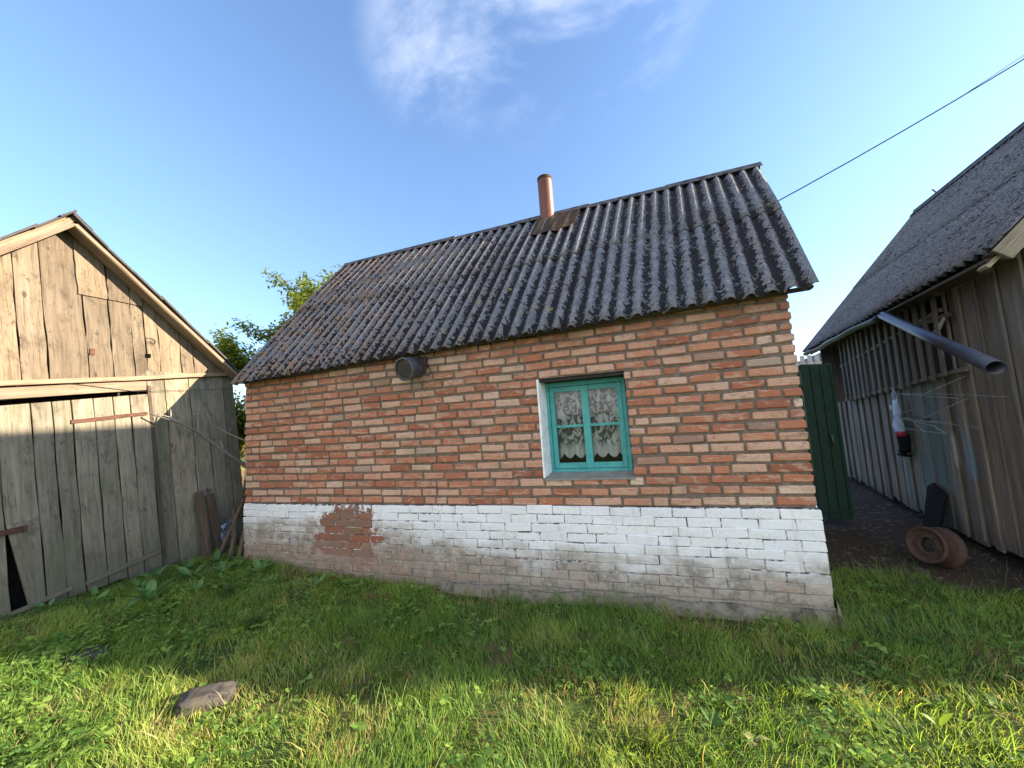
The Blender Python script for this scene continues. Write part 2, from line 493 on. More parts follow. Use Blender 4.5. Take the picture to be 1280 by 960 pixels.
M['bagwhite'] = mat_plain('pale_plastic', (.36, .47, .64), .4, 0, .15, 12)
M['ragblue'] = mat_plain('dirty_blue_plastic', (.15, .18, .24), .5, 0, .3, 12)
M['bagred'] = mat_plain('red_plastic', (.36, .03, .06), .45, 0, .2, 12)
M['bagteal'] = mat_plain('green_plastic', (.20, .48, .42), .45, 0, .2, 12)
M['rubber'] = mat_plain('black_rubber', (.014, .013, .014), .9, 0, .25, 14, .1)
M['rim'] = mat_plain('rusty_wheel', (.072, .047, .040), .8, .15, .3, 22, .3, .4, (.09, .05, .04), .5)
M['stone'] = mat_plain('field_stone', (.06, .056, .055), .95, 0, .35, 16, .1, .9, (.08, .075, .06), .5)
M['fencegrey'] = mat_plain('pale_fence', (.42, .42, .43), .8, 0, .2, 10)
M['houseblue'] = mat_plain('pale_house', (.55, .55, .55), .8, 0, .2, 10)
M['leaf'] = mat_leaf('apple_leaf', (.10, .16, .03), (.30, .34, .06), .45)
M['weed'] = mat_leaf('weed_leaf', (.06, .135, .035), (.13, .24, .065), .35)
M['dock'] = mat_leaf('dock_leaf', (.07, .16, .05), (.15, .28, .09), .3)
M['brightweed'] = mat_leaf('bright_weed_leaf', (.16, .27, .04), (.26, .36, .06), .45)
M['paleleaf'] = mat_leaf('withered_leaf', (.36, .38, .16), (.46, .44, .22), .4)
M['lace'] = make_lace()
M['ground'] = make_ground()


def make_barnwall():
    t = NT('barn_boards'); uv = t.uv(); o = t.obj(); r = t.attr('rnd'); X, Y, Z = t.xyz(o)[0:3]
    g = t.noise(t.mapping(uv, (40, 1.8, 1)), 1, 6, .65, .5); big = t.noise(t.mapping(uv, (6, .8, 1)), 1, 5, .6, .6)
    c = t.ramp(t.math('ADD', t.math('MULTIPLY', g, .5), t.math('MULTIPLY', big, .5)), [(.3, (.095, .084, .075)), (.5, (.20, .178, .158)), (.7, (.33, .295, .265))])
    c = t.mix(1.0, c, t.ramp(r, [(0, (.7, .68, .66)), (.6, (1, 1, 1)), (1, (1.25, 1.2, 1.15))]), 'MULTIPLY')
    pn = t.noise(t.mapping(o, (1, 5, 1.2)), 1.6, 6, .65)
    m = t.math('MULTIPLY', t.math('MULTIPLY', t.step(Y, 2.75, 2.2), t.step(Y, 1.35, 1.7)), t.math('MULTIPLY', t.step(Z, 2.0, 1.5), t.step(pn, .36, .55)))
    c = t.mix(t.math('MULTIPLY', m, .6), c, (.085, .17, .165))
    # a blue brush mark and a whitish run beside it
    dz = t.noise(t.mapping(o, (1, 9, 3)), 2, 4)
    b = t.math('MULTIPLY', t.math('MULTIPLY', t.step(t.math('ADD', Y, t.math('MULTIPLY', dz, .05)), 1.22, 1.20), t.step(t.math('ADD', Y, t.math('MULTIPLY', dz, .05)), 1.10, 1.13)),
               t.math('MULTIPLY', t.step(t.math('ADD', Z, t.math('MULTIPLY', dz, .3)), .86, .92), t.step(t.math('ADD', Z, t.math('MULTIPLY', dz, .2)), 1.34, 1.26)))
    c = t.mix(t.math('MULTIPLY', b, .85), c, (.16, .30, .42))
    w = t.math('MULTIPLY', t.math('MULTIPLY', t.step(Y, 1.39, 1.37), t.step(Y, 1.325, 1.34)), t.math('MULTIPLY', t.step(t.math('ADD', Z, t.math('MULTIPLY', dz, .3)), .95, 1.0), t.step(Z, 1.22, 1.1)))
    c = t.mix(t.math('MULTIPLY', w, .7), c, (.42, .42, .40))
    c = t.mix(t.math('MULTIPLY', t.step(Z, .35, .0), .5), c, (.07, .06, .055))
    t.principled(c, .9, 0, .2, g, .5, .006)
    return t.m


M['barnwall'] = make_barnwall()

# ------------------------------------------------------------------ terrain
def sst(a, b, x):
    t = np.clip((x - a) / (b - a), 0, 1); return t * t * (3 - 2 * t)


def gz(x, y):
    x = np.asarray(x, float); y = np.asarray(y, float)
    z = -.045 + .15 * sst(3.2, -.6, x)
    z = z + .016 * np.sin(x * 3.1 + 1.3 * np.sin(y * 2.3)) * np.cos(y * 2.7 + .8) + .010 * np.sin(x * 7.3 + y * 5.1) * np.sin(y * 8.9 - x * 2)
    z = z + .03 * np.exp(-((x - .7) ** 2 + (y + 1.7) ** 2) / .15)
    return z


def axis(lo, hi, step, far, n):
    core = np.arange(lo, hi + 1e-6, step)
    k = (np.linspace(0, 1, n + 1)[1:]) ** 2.4
    return np.concatenate([lo - (far * k)[::-1], core, hi + far * k])


def terrain():
    xs = axis(-5, 13, .08, 500, 26); ys = axis(-7, 9, .08, 500, 26)
    X, Y = np.meshgrid(xs, ys); Z = gz(X, Y)
    fade = np.clip(1 - (np.maximum(np.abs(X - 4) - 9, np.abs(Y - 1) - 8)) / 6, 0, 1)
    Z = Z * fade
    nv = np.stack([X, Y, Z], -1).reshape(-1, 3)
    nx, ny = len(xs), len(ys)
    i = np.arange((ny - 1) * (nx - 1)); r = i // (nx - 1); c = i % (nx - 1)
    q = np.stack([r * nx + c, r * nx + c + 1, (r + 1) * nx + c + 1, (r + 1) * nx + c], 1)
    me = bpy.data.meshes.new('ground')
    me.vertices.add(len(nv)); me.vertices.foreach_set('co', nv.ravel())
    me.loops.add(q.size); me.loops.foreach_set('vertex_index', q.ravel().astype(np.int32))
    me.polygons.add(len(q)); me.polygons.foreach_set('loop_start', (np.arange(len(q)) * 4).astype(np.int32))
    me.update(); me.validate(); me.shade_smooth()
    me.materials.append(M['ground'])
    ob = bpy.data.objects.new('ground', me); COL.objects.link(ob)
    tag(ob, kind='structure')


terrain()

# ------------------------------------------------------------------ brick house
L = 6.111; GY = .18            # length; the side walls run back along (GY, 1)
DEP = 3.1
H = thing('brick_house', (0, 0, 0), 'small brick house with whitewashed base and lichen-covered corrugated slate roof', 'house')
WX0, WX1, WZ0, WZ1 = 3.954, 4.777, 1.081, 2.030
ZB, CH = .82, .087


def eave_z(x): return 2.36 + (2.527 - 2.36) * x / 6.2


def brick_run(mb, P0, d, n, length, z0, ch, bh, courses, hole=None, blen=.243, joint=.017, depth=.10, jit=.0022, auxf=None, proud=0.0, wavy=1.0, rough=False):
    P0, d, n = V(P0), V(d).normalized(), V(n).normalized()
    pitch = blen + joint
    for k in range(courses):
        s = -pitch / 2 if k % 2 else 0.0
        s += random.uniform(-.012, .012) if k else 0
        z = z0 + k * ch + (ch - bh) * .5
        ph = random.uniform(0, 6)
        while s < length - .03:
            bl = blen
            if rough and random.random() < .16: bl = random.choice((.115, .12, .17, .19))
            a = max(s, 0.0); b = min(s + bl + random.uniform(-.008, .008), length)
            if length - b < .07: b = length
            segs = [(a, b)]
            if hole and z + bh > hole[2] + .01 and z < hole[3] - .01:
                segs = []
                if a < hole[0]: segs.append((a, min(b, hole[0])))
                if b > hole[1]: segs.append((max(a, hole[1]), b))
            for (p, q) in segs:
                if q - p < .03: continue
                o = n * (random.uniform(-.004, .004) + proud)
                wv = wavy * (math.sin(p * 1.3 + k * .35) * .006 + math.sin(p * 3.1 + ph) * .003)
                dz0, dz1 = wv + random.uniform(-.003, .003), wv + random.uniform(-.003, .003)
                h = bh + random.uniform(-.003, .003)
                A = P0 + d * p + o; B = P0 + d * q + o
                vs = []
                for (pt, dz) in ((A, dz0), (B, dz1)):
                    for (back, hh) in ((0, 0), (1, 0), (1, 1), (0, 1)):
                        j = V((random.uniform(-jit, jit), random.uniform(-jit, jit), random.uniform(-jit, jit)))
                        vs.append(pt - n * depth * back + V((0, 0, z + dz + h * hh)) + j)
                fs = [(0, 1, 2, 3), (7, 6, 5, 4), (0, 4, 5, 1), (1, 5, 6, 2), (2, 6, 7, 3), (3, 7, 4, 0)]
                rr = random.random()
                if rr > .93: rr = random.uniform(.85, 1)
                mb.add(vs, fs, rr, auxf((p + q) / 2, k) if auxf else 0.0)
            s = b + joint if b < length else length


# upper wall bricks
mb = MB()
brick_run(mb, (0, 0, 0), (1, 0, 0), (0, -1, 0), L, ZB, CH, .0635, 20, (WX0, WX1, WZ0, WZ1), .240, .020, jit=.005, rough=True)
gd = V((GY, 1, 0)).normalized(); gl = DEP * math.hypot(GY, 1)
gn = V((1, -GY, 0)).normalized()
brick_run(mb, V((L, 0, 0)) + gd * .12, gd, gn, gl - .12, ZB, CH, .066, 19)
brick_run(mb, V((0, 0, 0)) + gd * .12, gd, -gn, gl - .12, ZB, CH, .066, 19)
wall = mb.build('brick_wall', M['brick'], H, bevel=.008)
# mortar body of the walls
mb = MB(); e = .013
for lo, hi in (((.012, e, ZB), (WX0 - .002, .30, 2.46)), ((WX1 + .002, e, ZB), (L - .012, .30, 2.56)),
               ((WX0 - .002, e, ZB), (WX1 + .002, .30, WZ0 - .004)), ((WX0 - .002, e, WZ1 + .004), (WX1 + .002, .30, 2.49))):
    mb.box(lo, hi)
for px, sg in ((L, 1), (0, -1)):
    a = V((px, 0, 0)) + gd * .31 - gn * (.012 * sg); b = V((px, 0, 0)) + gd * gl - gn * (.012 * sg)
    o = -gn * (.26 * sg)
    mb.prism([a + V((0, 0, ZB)), b + V((0, 0, ZB)), b + V((0, 0, 2.47)), a + V((0, 0, 2.47))], o)
mb.box((.56 - .02, DEP - .28, 0.0), (.56 + L - .02, DEP, 2.47))
mb.build('mortar_joints', M['mortar'], wall)
# plank gables above the side walls (front half visible from beside)
for px, sg in ((L, 1), (0, -1)):
    mb = MB()
    for i in range(22):
        t0, t1 = i / 22 * gl, (i + 1) / 22 * gl
        tm = (t0 + t1) / 2; yy = tm * gd.y
        ztop = (2.40 + (yy + .1) * 1.17) if yy < 1.65 else (2.40 + (3.4 - yy) * 1.17)
        ztop -= .04
        c = V((px, 0, 0)) + gd * tm - gn * (.03 * sg)
        if ztop > 2.5: mb.board(c + V((0, 0, 2.475)), c + V((0, 0, ztop)), gd, gn, gl / 22 - .006, .025, 1)
    mb.build('gable_boards', M['soffit'], H, bevel=.003)

# whitewashed plinth
mb = MB()
def bare(x, k):
    kk = 9 - k
    rows = {0: (1.55, 1.9), 1: (1.3, 2.05), 2: (1.15, 2.0), 3: (1.2, 2.1), 4: (1.1, 2.1), 5: (.5, 2.3), 6: (.4, 2.2)}
    if kk in rows and rows[kk][0] < x < rows[kk][1]: return .95 if kk < 5 else .6
    return 0.0
brick_run(mb, (-.015, -.009, 0), (1, 0, 0), (0, -1, 0), L + .03, 0.0, .0815, .0765, 10, None, .254, .006, .10, .0045, bare)
brick_run(mb, V((L + .015, 0, 0)) + gd * .11, gd, gn, gl - .12, 0.0, .0815, .0745, 10, None, .251, .009, .10, .003)
brick_run(mb, V((-.015, 0, 0)) + gd * .11, gd, -gn, gl - .12, 0.0, .0815, .0745, 10, None, .251, .009, .10, .003)
pl = mb.build('whitewashed_plinth', M['wash'], H, bevel=.005)
mb = MB()
mb.box((0, .0005, -.2), (L, .3, ZB - .006))
for px, sg in ((L, 1), (0, -1)):
    a = V((px, 0, 0)) + gd * .31 + gn * (.006 * sg); b = V((px, 0, 0)) + gd * gl + gn * (.006 * sg)
    mb.prism([a + V((0, 0, -.2)), b + V((0, 0, -.2)), b + V((0, 0, ZB - .006)), a + V((0, 0, ZB - .006))], -gn * (.26 * sg))
mb.build('plinth_joints', M['joint'], pl)
# rough concrete foot at the near corner
mb = MB()
def foot(x0, x1, y0, z1, slope, n):
    for i in range(n):
        a, b = x0 + (x1 - x0) * i / n, x0 + (x1 - x0) * (i + 1) / n
        za, zb = z1 + random.uniform(-.03, .02), z1 + random.uniform(-.03, .02)
        mb.add([(a, y0 - slope, -.2), (b, y0 - slope, -.2), (b, y0 - .012, zb), (a, y0 - .012, za), (a, .1, -.2), (b, .1, -.2), (b, .1, zb), (a, .1, za)],
               [(0, 1, 2, 3), (3, 2, 6, 7), (0, 3, 7, 4), (1, 5, 6, 2)])
foot(2.8, L + .03, -.022, .055, .05, 14)
mb.add([(L + .012, -.07, -.2), (L + .10, -.05, -.2), (L + .02, -.04, .14), (L + .012, -.05, .15), (L + .16, .9, -.2), (L + .15, .9, .10)],
       [(0, 1, 2, 3), (1, 4, 5, 2)])
mb.build('concrete_footing', M['concrete'], H)

# corrugated roof
EL, ER = V((-.03, -.13, 2.350)), V((6.262, -.13, 2.520))
RL, RR = V((.215, 1.65, 4.565)), V((6.575, 1.65, 4.572))
BL, BR = V((.56, 3.43, 2.42)), V((6.88, 3.43, 2.50))


def sheet_roof(name, mat, parent, e0, e1, r0, r1, wave, amp, cols, rows, thick=.007, jitter=.012, over=.11, sag=0.0, bow=0.0):
    """corrugated sheets lying in rows with overlaps; val = 1 in the valleys"""
    vs = []; fs = []; val = []; rnd = []
    W = (e1 - e0).length; nw = W / wave
    nrm = (e1 - e0).cross(r0 - e0).normalized()
    if nrm.z < 0: nrm = -nrm
    per = 8
    rws = [0.0] + rows + [1.0]
    for ri in range(len(rws) - 1):
        v0, v1 = rws[ri], rws[ri + 1]
        SL = (r0 - e0).length
        va = v0 - (over / SL if ri else 0)
        for ci in range(cols):
            w0 = round(nw * ci / cols); w1 = round(nw * (ci + 1) / cols)
            if ci == cols - 1: w1 = nw
            ns = int(max(4, (w1 - w0 + .45) * per)); nt = 6
            dv = random.uniform(-1, 1) * jitter / SL; sk = random.uniform(-1, 1) * jitter * .6 / SL
            o = len(vs); lift = .006 * ri + .003 * (ci % 2); rr = random.random()
            tw = random.uniform(-.004, .006)
            for j in range(nt + 1):
                for i in range(ns + 1):
                    wv = w0 + (w1 - w0 + (.45 if ci < cols - 1 else 0)) * i / ns
                    u = wv / nw
                    t = j / nt
                    vv = va + (v1 - va) * t
                    if j == 0: vv += dv + sk * (i / ns - .5) * 2
                    a = e0.lerp(e1, u); b = r0.lerp(r1, u)
                    p = a.lerp(b, vv)
                    h = math.cos(2 * PI * wv) * amp
                    p = p + nrm * (h + lift * (1 - .8 * t) + tw * (1 - t) + math.sin(PI * min(1, max(0, vv))) * (bow - sag * math.sin(PI * u)))
                    if ri == 0 and j == 0: p = p + nrm * random.uniform(-.003, .003)
                    vs.append(p); val.append(-math.cos(2 * PI * wv))
            for j in range(nt):
                for i in range(ns):
                    q = (o + j * (ns + 1) + i, o + j * (ns + 1) + i + 1, o + (j + 1) * (ns + 1) + i + 1, o + (j + 1) * (ns + 1) + i)
                    fs.append(q); rnd.append(rr)
    off = V((0, 0, 0)); p = parent
    while p is not None: off += p.location; p = p.parent
    me = bpy.data.meshes.new(name); me.from_pydata([tuple(p - off) for p in vs], [], fs)
    at = me.attributes.new('val', 'FLOAT', 'POINT'); at.data.foreach_set('value', val)
    at = me.attributes.new('rnd', 'FLOAT', 'FACE'); at.data.foreach_set('value', rnd)
    me.materials.append(mat); me.shade_smooth()
    ob = bpy.data.objects.new(name, me); COL.objects.link(ob); ob.parent = parent
    m = ob.modifiers.new('s', 'SOLIDIFY'); m.thickness = thick; m.offset = 0
    return ob


roof = sheet_roof('roof', M['slate'], H, EL, ER, RL, RR, .146, .028, 6, [.53], bow=.03, jitter=.02)
back = sheet_roof('rear_roof_slope', M['slate'], roof, BR, BL, RR, RL, .148, .024, 6, [.53])
# ridge cap in overlapping lengths
mb = MB()
n = 6
for i in range(n):
    a = RL.lerp(RR, i / n) + V((-.02 if i == 0 else 0, 0, .040 + .012 * (i % 2) + random.uniform(-.006, .006)))
    b = RL.lerp(RR, (i + 1) / n) + V((.05, 0, .044 + .012 * (i % 2) + random.uniform(-.006, .006)))
    for sy, dz in ((-1, 0), (1, 0)):
        w = .09
        dn = V((0, sy * .62, -.78)) * w
        tn = V((0, sy * .78, .62)) * .008
        mb.add([a, b, b + dn, a + dn, a + tn, b + tn, b + dn + tn, a + dn + tn],
               [(0, 1, 2, 3), (4, 5, 6, 7), (0, 4, 5, 1), (2, 6, 7, 3), (0, 3, 7, 4), (1, 5, 6, 2)])
    mb.tube([a + V((0, 0, .0)), b], .013, 8)
mb.build('ridge_cap', M['ridge'], roof)
# rusty patch by the flue
nrm = (ER - EL).cross(RL - EL).normalized()
mb = MB()
def rp(u, v, h): return EL.lerp(ER, u).lerp(RL.lerp(RR, u), v) + nrm * (h + .03 * math.sin(PI * v))
us = np.linspace(.555, .655, 9); vsn = np.linspace(.78, 1.0, 4)
g = [[rp(u, v + (.012 * math.sin(u * 150) if j == 0 else 0), .034 + .006 * math.sin(u * 210 + j)) for u in us] for j, v in enumerate(vsn)]
vv = [p for row in g for p in row]
mb.add(vv, [(j * 9 + i, j * 9 + i + 1, (j + 1) * 9 + i + 1, (j + 1) * 9 + i) for j in range(3) for i in range(8)])
mb.build('rusty_flashing', M['rust'], roof, solid=.004)
# flue pipe
mb = MB()
cx = 3.895
mb.lathe([(.107, 4.35), (.107, 5.135), (.109, 5.138), (.109, 5.185), (.092, 5.185), (.090, 4.6)], (cx, 1.65, 0), (0, 0, 1), 28)
ch = mb.build('chimney', M['flue'], roof, smooth=False)
for p in ch.data.polygons: p.use_smooth = abs(p.normal.z) < .5
mb = MB(); mb.lathe([(.1075, 5.135), (.1105, 5.137), (.1105, 5.180), (.1095, 5.182)], (cx, 1.65, 0), (0, 0, 1), 28)
mb.build('chimney_band', M['rust'], roof)
# timber under the eave: wall plate, rafters, verge boards
mb = MB()
mb.board((-.02, .10, 2.475), (6.13, .10, 2.60), (0, 1, 0), (0, 0, 1), .16, .09, 6, .004)
for i in range(9):
    x = .12 + i * .745
    a = V((x + .03, .16, eave_z(x) + .18)); b = a + V((.20, 1.42, 1.70))
    mb.board(a, b, (1, 0, 0), (0, -.77, .63), .06, .06)
for k in range(3):
    v = .02 + k * .3
    mb.board(rp(.003, v, -.045), rp(.997, v, -.045), V((0, 1, 0)), nrm, .06, .03)
mb.build('eave_timbers', M['darkwood'], H)
# closed ceiling keeps the room dark
mb = MB(); mb.add([(.3, .31, 2.42), (5.8, .31, 2.42), (6.3, 2.8, 2.42), (.8, 2.8, 2.42)], [(0, 1, 2, 3)])
mb.add([(3.2, 1.2, 0), (5.6, 1.2, 0), (5.6, 1.2, 2.42), (3.2, 1.2, 2.42)], [(0, 1, 2, 3)])
mb.build('inner_partition', M['dark'], H, solid=.02)

# window
FY = .20
W = thing('window', (4.39, FY, 1.09), None, None); W.parent = H
del_keys = [k for k in ('label', 'category') if k in W]
fx0, fx1, fz0, fz1 = 3.985, 4.772, 1.100, 2.000
mb = MB()
for lo, hi in (((fx0, FY, fz0), (fx0 + .035, FY + .08, fz1)), ((fx1 - .035, FY, fz0), (fx1, FY + .08, fz1)),
               ((fx0 + .035, FY, fz1 - .045), (fx1 - .035, FY + .08, fz1)), ((fx0 + .035, FY, fz0), (fx1 - .035, FY + .08, fz0 + .03))):
    mb.box(lo, hi)
fr = mb.build('frame', M['teal'], W, bevel=.003)
mb = MB()
sx0, sx1, sz0, sz1 = fx0 + .038, fx1 - .038, fz0 + .033, fz1 - .049
ym, yb = FY + .012, FY + .055
xm = (sx0 + sx1) / 2
for lo, hi in (((sx0, ym, sz0), (sx0 + .048, yb, sz1)), ((sx1 - .048, ym, sz0), (sx1, yb, sz1)), ((xm - .036, ym - .006, sz0), (xm + .036, yb, sz1)),
               ((sx0 + .048, ym, sz1 - .05), (xm - .036, yb, sz1)), ((xm + .036, ym, sz1 - .05), (sx1 - .048, yb, sz1)),
               ((sx0 + .048, ym, sz0), (xm - .036, yb, sz0 + .055)), ((xm + .036, ym, sz0), (sx1 - .048, yb, sz0 + .055))):
    mb.box(lo, hi)
zm = (sz0 + sz1) / 2 + .01
mb.box((sx0 + .048, ym + .006, zm - .013), (xm - .036, yb, zm + .013)); mb.box((xm + .036, ym + .006, zm - .013), (sx1 - .048, yb, zm + .013))
sash = mb.build('sash', M['teal'], W, bevel=.003)
t = NT('window_glass')
gl_ = t.n('ShaderNodeBsdfGlossy'); gl_.inputs['Roughness'].default_value = .03
tr = t.n('ShaderNodeBsdfTransparent'); tr.inputs[0].default_value = (.86, .88, .88, 1)
fre = t.n('ShaderNodeFresnel'); fre.inputs[0].default_value = 1.5
mx = t.n('ShaderNodeMixShader'); t.link(t.math('MULTIPLY', fre.outputs[0], .9), mx.inputs[0]); t.link(tr.outputs[0], mx.inputs[1]); t.link(gl_.outputs[0], mx.inputs[2]); t.link(mx.outputs[0], t.out.inputs[0])
mb = MB(); mb.box((sx0 + .03, ym + .022, sz0 + .03), (sx1 - .03, ym + .026, sz1 - .03))
mb.build('glass', t.m, W)
mb = MB()   # plastered reveals
mb.add([(WX0 - .004, -.004, WZ0), (WX0 + .012, -.004, WZ0), (fx0 + .004, FY, WZ0 + .015), (fx0 - .02, .29, WZ0), (WX0 - .004, .29, WZ0),
        (WX0 - .004, -.004, WZ1), (WX0 + .012, -.004, WZ1), (fx0 + .004, FY, WZ1), (fx0 - .02, .29, WZ1), (WX0 - .004, .29, WZ1)],
       [(1, 2, 7, 6), (0, 1, 6, 5), (2, 3, 8, 7), (4, 0, 5, 9), (0, 4, 3, 2, 1), (5, 6, 7, 8, 9)])
mb.build('plaster_reveal', M['plaster'], W)
mb = MB(); mb.box((WX0 + .013, .03, fz1 + .002), (WX1 - .003, .285, WZ1 + .0)); mb.build('lintel_shade', M['dark'], W)  # dark bar painted in for the shaded recess above the frame
mb = MB()
mb.add([(WX0 + .005, -.012, WZ0 - .008), (WX1 + .012, -.012, WZ0 - .006), (WX1 + .0, FY - .002, WZ0 + .022), (WX0 + .02, FY - .002, WZ0 + .022),
        (WX0 + .005, -.012, WZ0 - .024), (WX1 + .012, -.012, WZ0 - .022), (WX1, FY - .002, WZ0 - .01), (WX0 + .02, FY - .002, WZ0 - .01)],
       [(0, 1, 2, 3), (4, 5, 1, 0), (5, 6, 2, 1), (0, 3, 7, 4)])
mb.build('sill', M['sill'], W)

# lace curtain
mb = MB()
cy = FY + .12
ncol, nrow = 90, 14
top = 1.97
vs = []; uvs = []
for j in range(nrow + 1):
    for i in range(ncol + 1):
        u = i / ncol
        x = 4.0 + .77 * u
        sc = abs(math.sin(PI * u * 7.0)) ** .7
        bot = 1.275 - .055 * sc
        z = top + (bot - top) * j / nrow
        y = cy + .018 * math.sin(u * 2 * PI * 7 + .6 * math.sin(j * .3)) * (.5 + .5 * j / nrow) + .008 * math.sin(u * 47)
        vs.append((x, y, z)); uvs.append((u * 1.1, (nrow - j) / nrow * .7))
fs = []; fu = []
for j in range(nrow):
    for i in range(ncol):
        q = (j * (ncol + 1) + i, j * (ncol + 1) + i + 1, (j + 1) * (ncol + 1) + i + 1, (j + 1) * (ncol + 1) + i)
        fs.append(q); fu.append([uvs[k] for k in q])
mb.add(vs, fs, .5, 0, fu)
cur = mb.build('lace_curtain', M['lace'], None, smooth=True, root_loc=(4.38, cy, 1.3))
tag(cur, 'white floral lace curtain with scalloped hem hanging behind the teal window', 'curtain')

# metal canister under the eave
C0 = V((2.62, -.02, 2.30))
K = thing('metal_canister', C0, 'round black-faced metal canister fixed under the house eave', 'canister')
ax = V((-.18, -.95, -.22)).normalized()
mb = MB(); mb.lathe([(.0, -.02), (.115, -.02), (.118, .0), (.118, .19), (.126, .195), (.126, .215), (.112, .217)], C0 - ax * .02, ax, 28)
mb.build('drum', M['canister'], K, smooth=False)
mb = MB(); mb.lathe([(.0, .205), (.10, .203), (.1135, .212)], C0 - ax * .02, ax, 28); mb.build('face_plate', M['blackmetal'], K)
mb = MB(); pts = [C0 + V((.13, .0, .03))]
for k in range(9):
    a = k / 8 * PI * 1.3
    pts.append(C0 + V((.15 + .035 * math.sin(a), -.02, -.02 - .07 * (1 - math.cos(a)) * .7)))
mb.tube(pts, .005, 6); mb.build('wire_loop', M['wire'], K)
mb = MB(); mb.board(C0 + V((.10, .0, .10)), C0 + V((.12, .02, -.02)), (1, 0, 0), (0, 1, 0), .05, .03); mb.build('bracket', M['irn'], K)

# ------------------------------------------------------------------ plank shed on the left
SD = V((.08, 1, 0)).normalized(); SN = V((1, -.08, 0)).normalized(); UP = V((0, 0, 1))
def sh(y, z, out=0.0): return V((-.95 + .08 * (y + 1.47), y, z)) + SN * out
LEAN = .085
def lean(y, z): return y - LEAN * (z - 2.3)          # y given at the height of the cross beam
S = thing('plank_shed', sh(-1.25, .1), 'weathered grey plank shed with sunlit bleached gable and wide barn door', 'shed')
mb = MB()
def vboard(mb, y0, y1, z0, z1, out, thick=.025, gap=.008, segs=7, wob=.006, aux=0.0, s0=0.0, s1=0.0, ln=True):
    f = lean if ln else (lambda a, b: a)
    a = sh(f((y0 + y1) / 2, z0), z0, out); b = sh(f((y0 + y1) / 2, z1), z1, out)
    mb.board(a, b, SD, SN, (y1 - y0) - gap, thick, segs, wob, aux=aux, skew0=s0, skew1=s1)
def gable_top(y):
    pk = -1.29
    return 4.10 - abs(y - pk) * (.928 if y > pk else 1.12)
# fixed wall boards right of the door
seams = [-.575, -.40, -.14, .06, .28, .42]
for a, b in zip(seams[:-1], seams[1:]): vboard(mb, a, b, .10, 2.57, random.uniform(-.004, .004))
for a, b in zip([-2.9, -2.7, -2.5], [-2.7, -2.5, -2.3]): vboard(mb, a, b, .10, 2.42, 0)
# body: three plain closed sides
bk = -SN * 4.0
for y in (-2.92, .40):
    for i in range(20):
        c = sh(y, 0) - SN * (.1 + i * .2)
        mb.board(c + UP * .05, c + UP * 2.55, SN, SD, .19, .022, 2, .004)
for i in range(17):
    c = sh(-2.92 + i * .2, 0) + bk
    mb.board(c + UP * .05, c + UP * 3.0, SD, SN, .19, .022, 1)
wallL = mb.build('plank_wall', M['shedwood'], S, bevel=.003)
mb = MB()
gs = [-2.95, -2.75, -2.55, -2.36, -2.15, -1.95, -1.73, -1.53, -1.35, -1.06, -.86, -.67, -.55, -.42, -.20, -.06, .10, .30]
gz0 = 2.47
for a, b in zip(gs[:-1], gs[1:]):
    m = (a + b) / 2
    # board top follows the rake; iterate because boards lean
    zt = gable_top(m)
    for _ in range(6): zt = gable_top(lean(m, zt))
    za, zb = gable_top(lean(a, zt)), gable_top(lean(b, zt))
    sk = max(-.1, min(.1, (zb - za) / 2))
    o = random.uniform(-.003, .006)
    zj = 3.395
    if -1.07 < m < -.5 and zt > zj + .05:
        gz0 = 2.178 + (m + 2.95) * .128
        vboard(mb, a, b, gz0, zj, o); vboard(mb, a - (.04 if a < -1.05 else 0), b, zj - .02, zt, o + .02, s1=sk)
    else:
        gz0 = 2.178 + (m + 2.95) * .128
        vboard(mb, a, b, gz0, zt - .01, o, s1=sk)
gb = mb.build('gable_boards', M['gablewood'], S, bevel=.003)
mb = MB(); h0 = sh(-.578, 2.757, .026)
mb.board(h0 - UP * .024, h0 + UP * .024, SD, SN, .048, .004); mb.build('vent_hole_shade', M['void'], S)  # black plate on the boards paints the dark of the hole
mb = MB(); h0 = sh(-1.06, 2.74, .026); mb.board(h0 - UP * .035, h0 + UP * .035, SD, SN, .04, .003); mb.build('rusty_tag', M['irn'], S)
mb = MB()  # wire hook on the gable
pts = [sh(-.60 + .05 * k, 2.98 - .0 * k, .02) for k in range(2)] + [sh(-.535 + .025 * math.sin(a), 2.975 - .03 * (1 - math.cos(a)), .025) for a in np.linspace(0, 5, 9)]
mb.tube(pts, .003, 5); mb.build('wire_hook', M['wire'], S)
# cross beam
mb = MB()
mb.board(sh(-2.95, 2.178, .045), sh(.40, 2.604, .045), UP, SN, .05, .06, 6, .006)
mb.build('cross_beam', M['trimwood'], S, bevel=.004)
mb = MB()
mb.board(sh(-2.95, 2.085, .03), sh(-.60, 2.378, .03), UP, SN, .112, .05, 5, .005)
mb.build('door_lintel', M['trimwood'], S, bevel=.004)
# dark sheet stands in for the unlit inside behind the gaps
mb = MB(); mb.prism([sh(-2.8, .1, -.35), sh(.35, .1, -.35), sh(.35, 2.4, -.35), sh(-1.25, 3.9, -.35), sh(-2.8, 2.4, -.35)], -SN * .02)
mb.build('shade_backing', M['dark'], S)
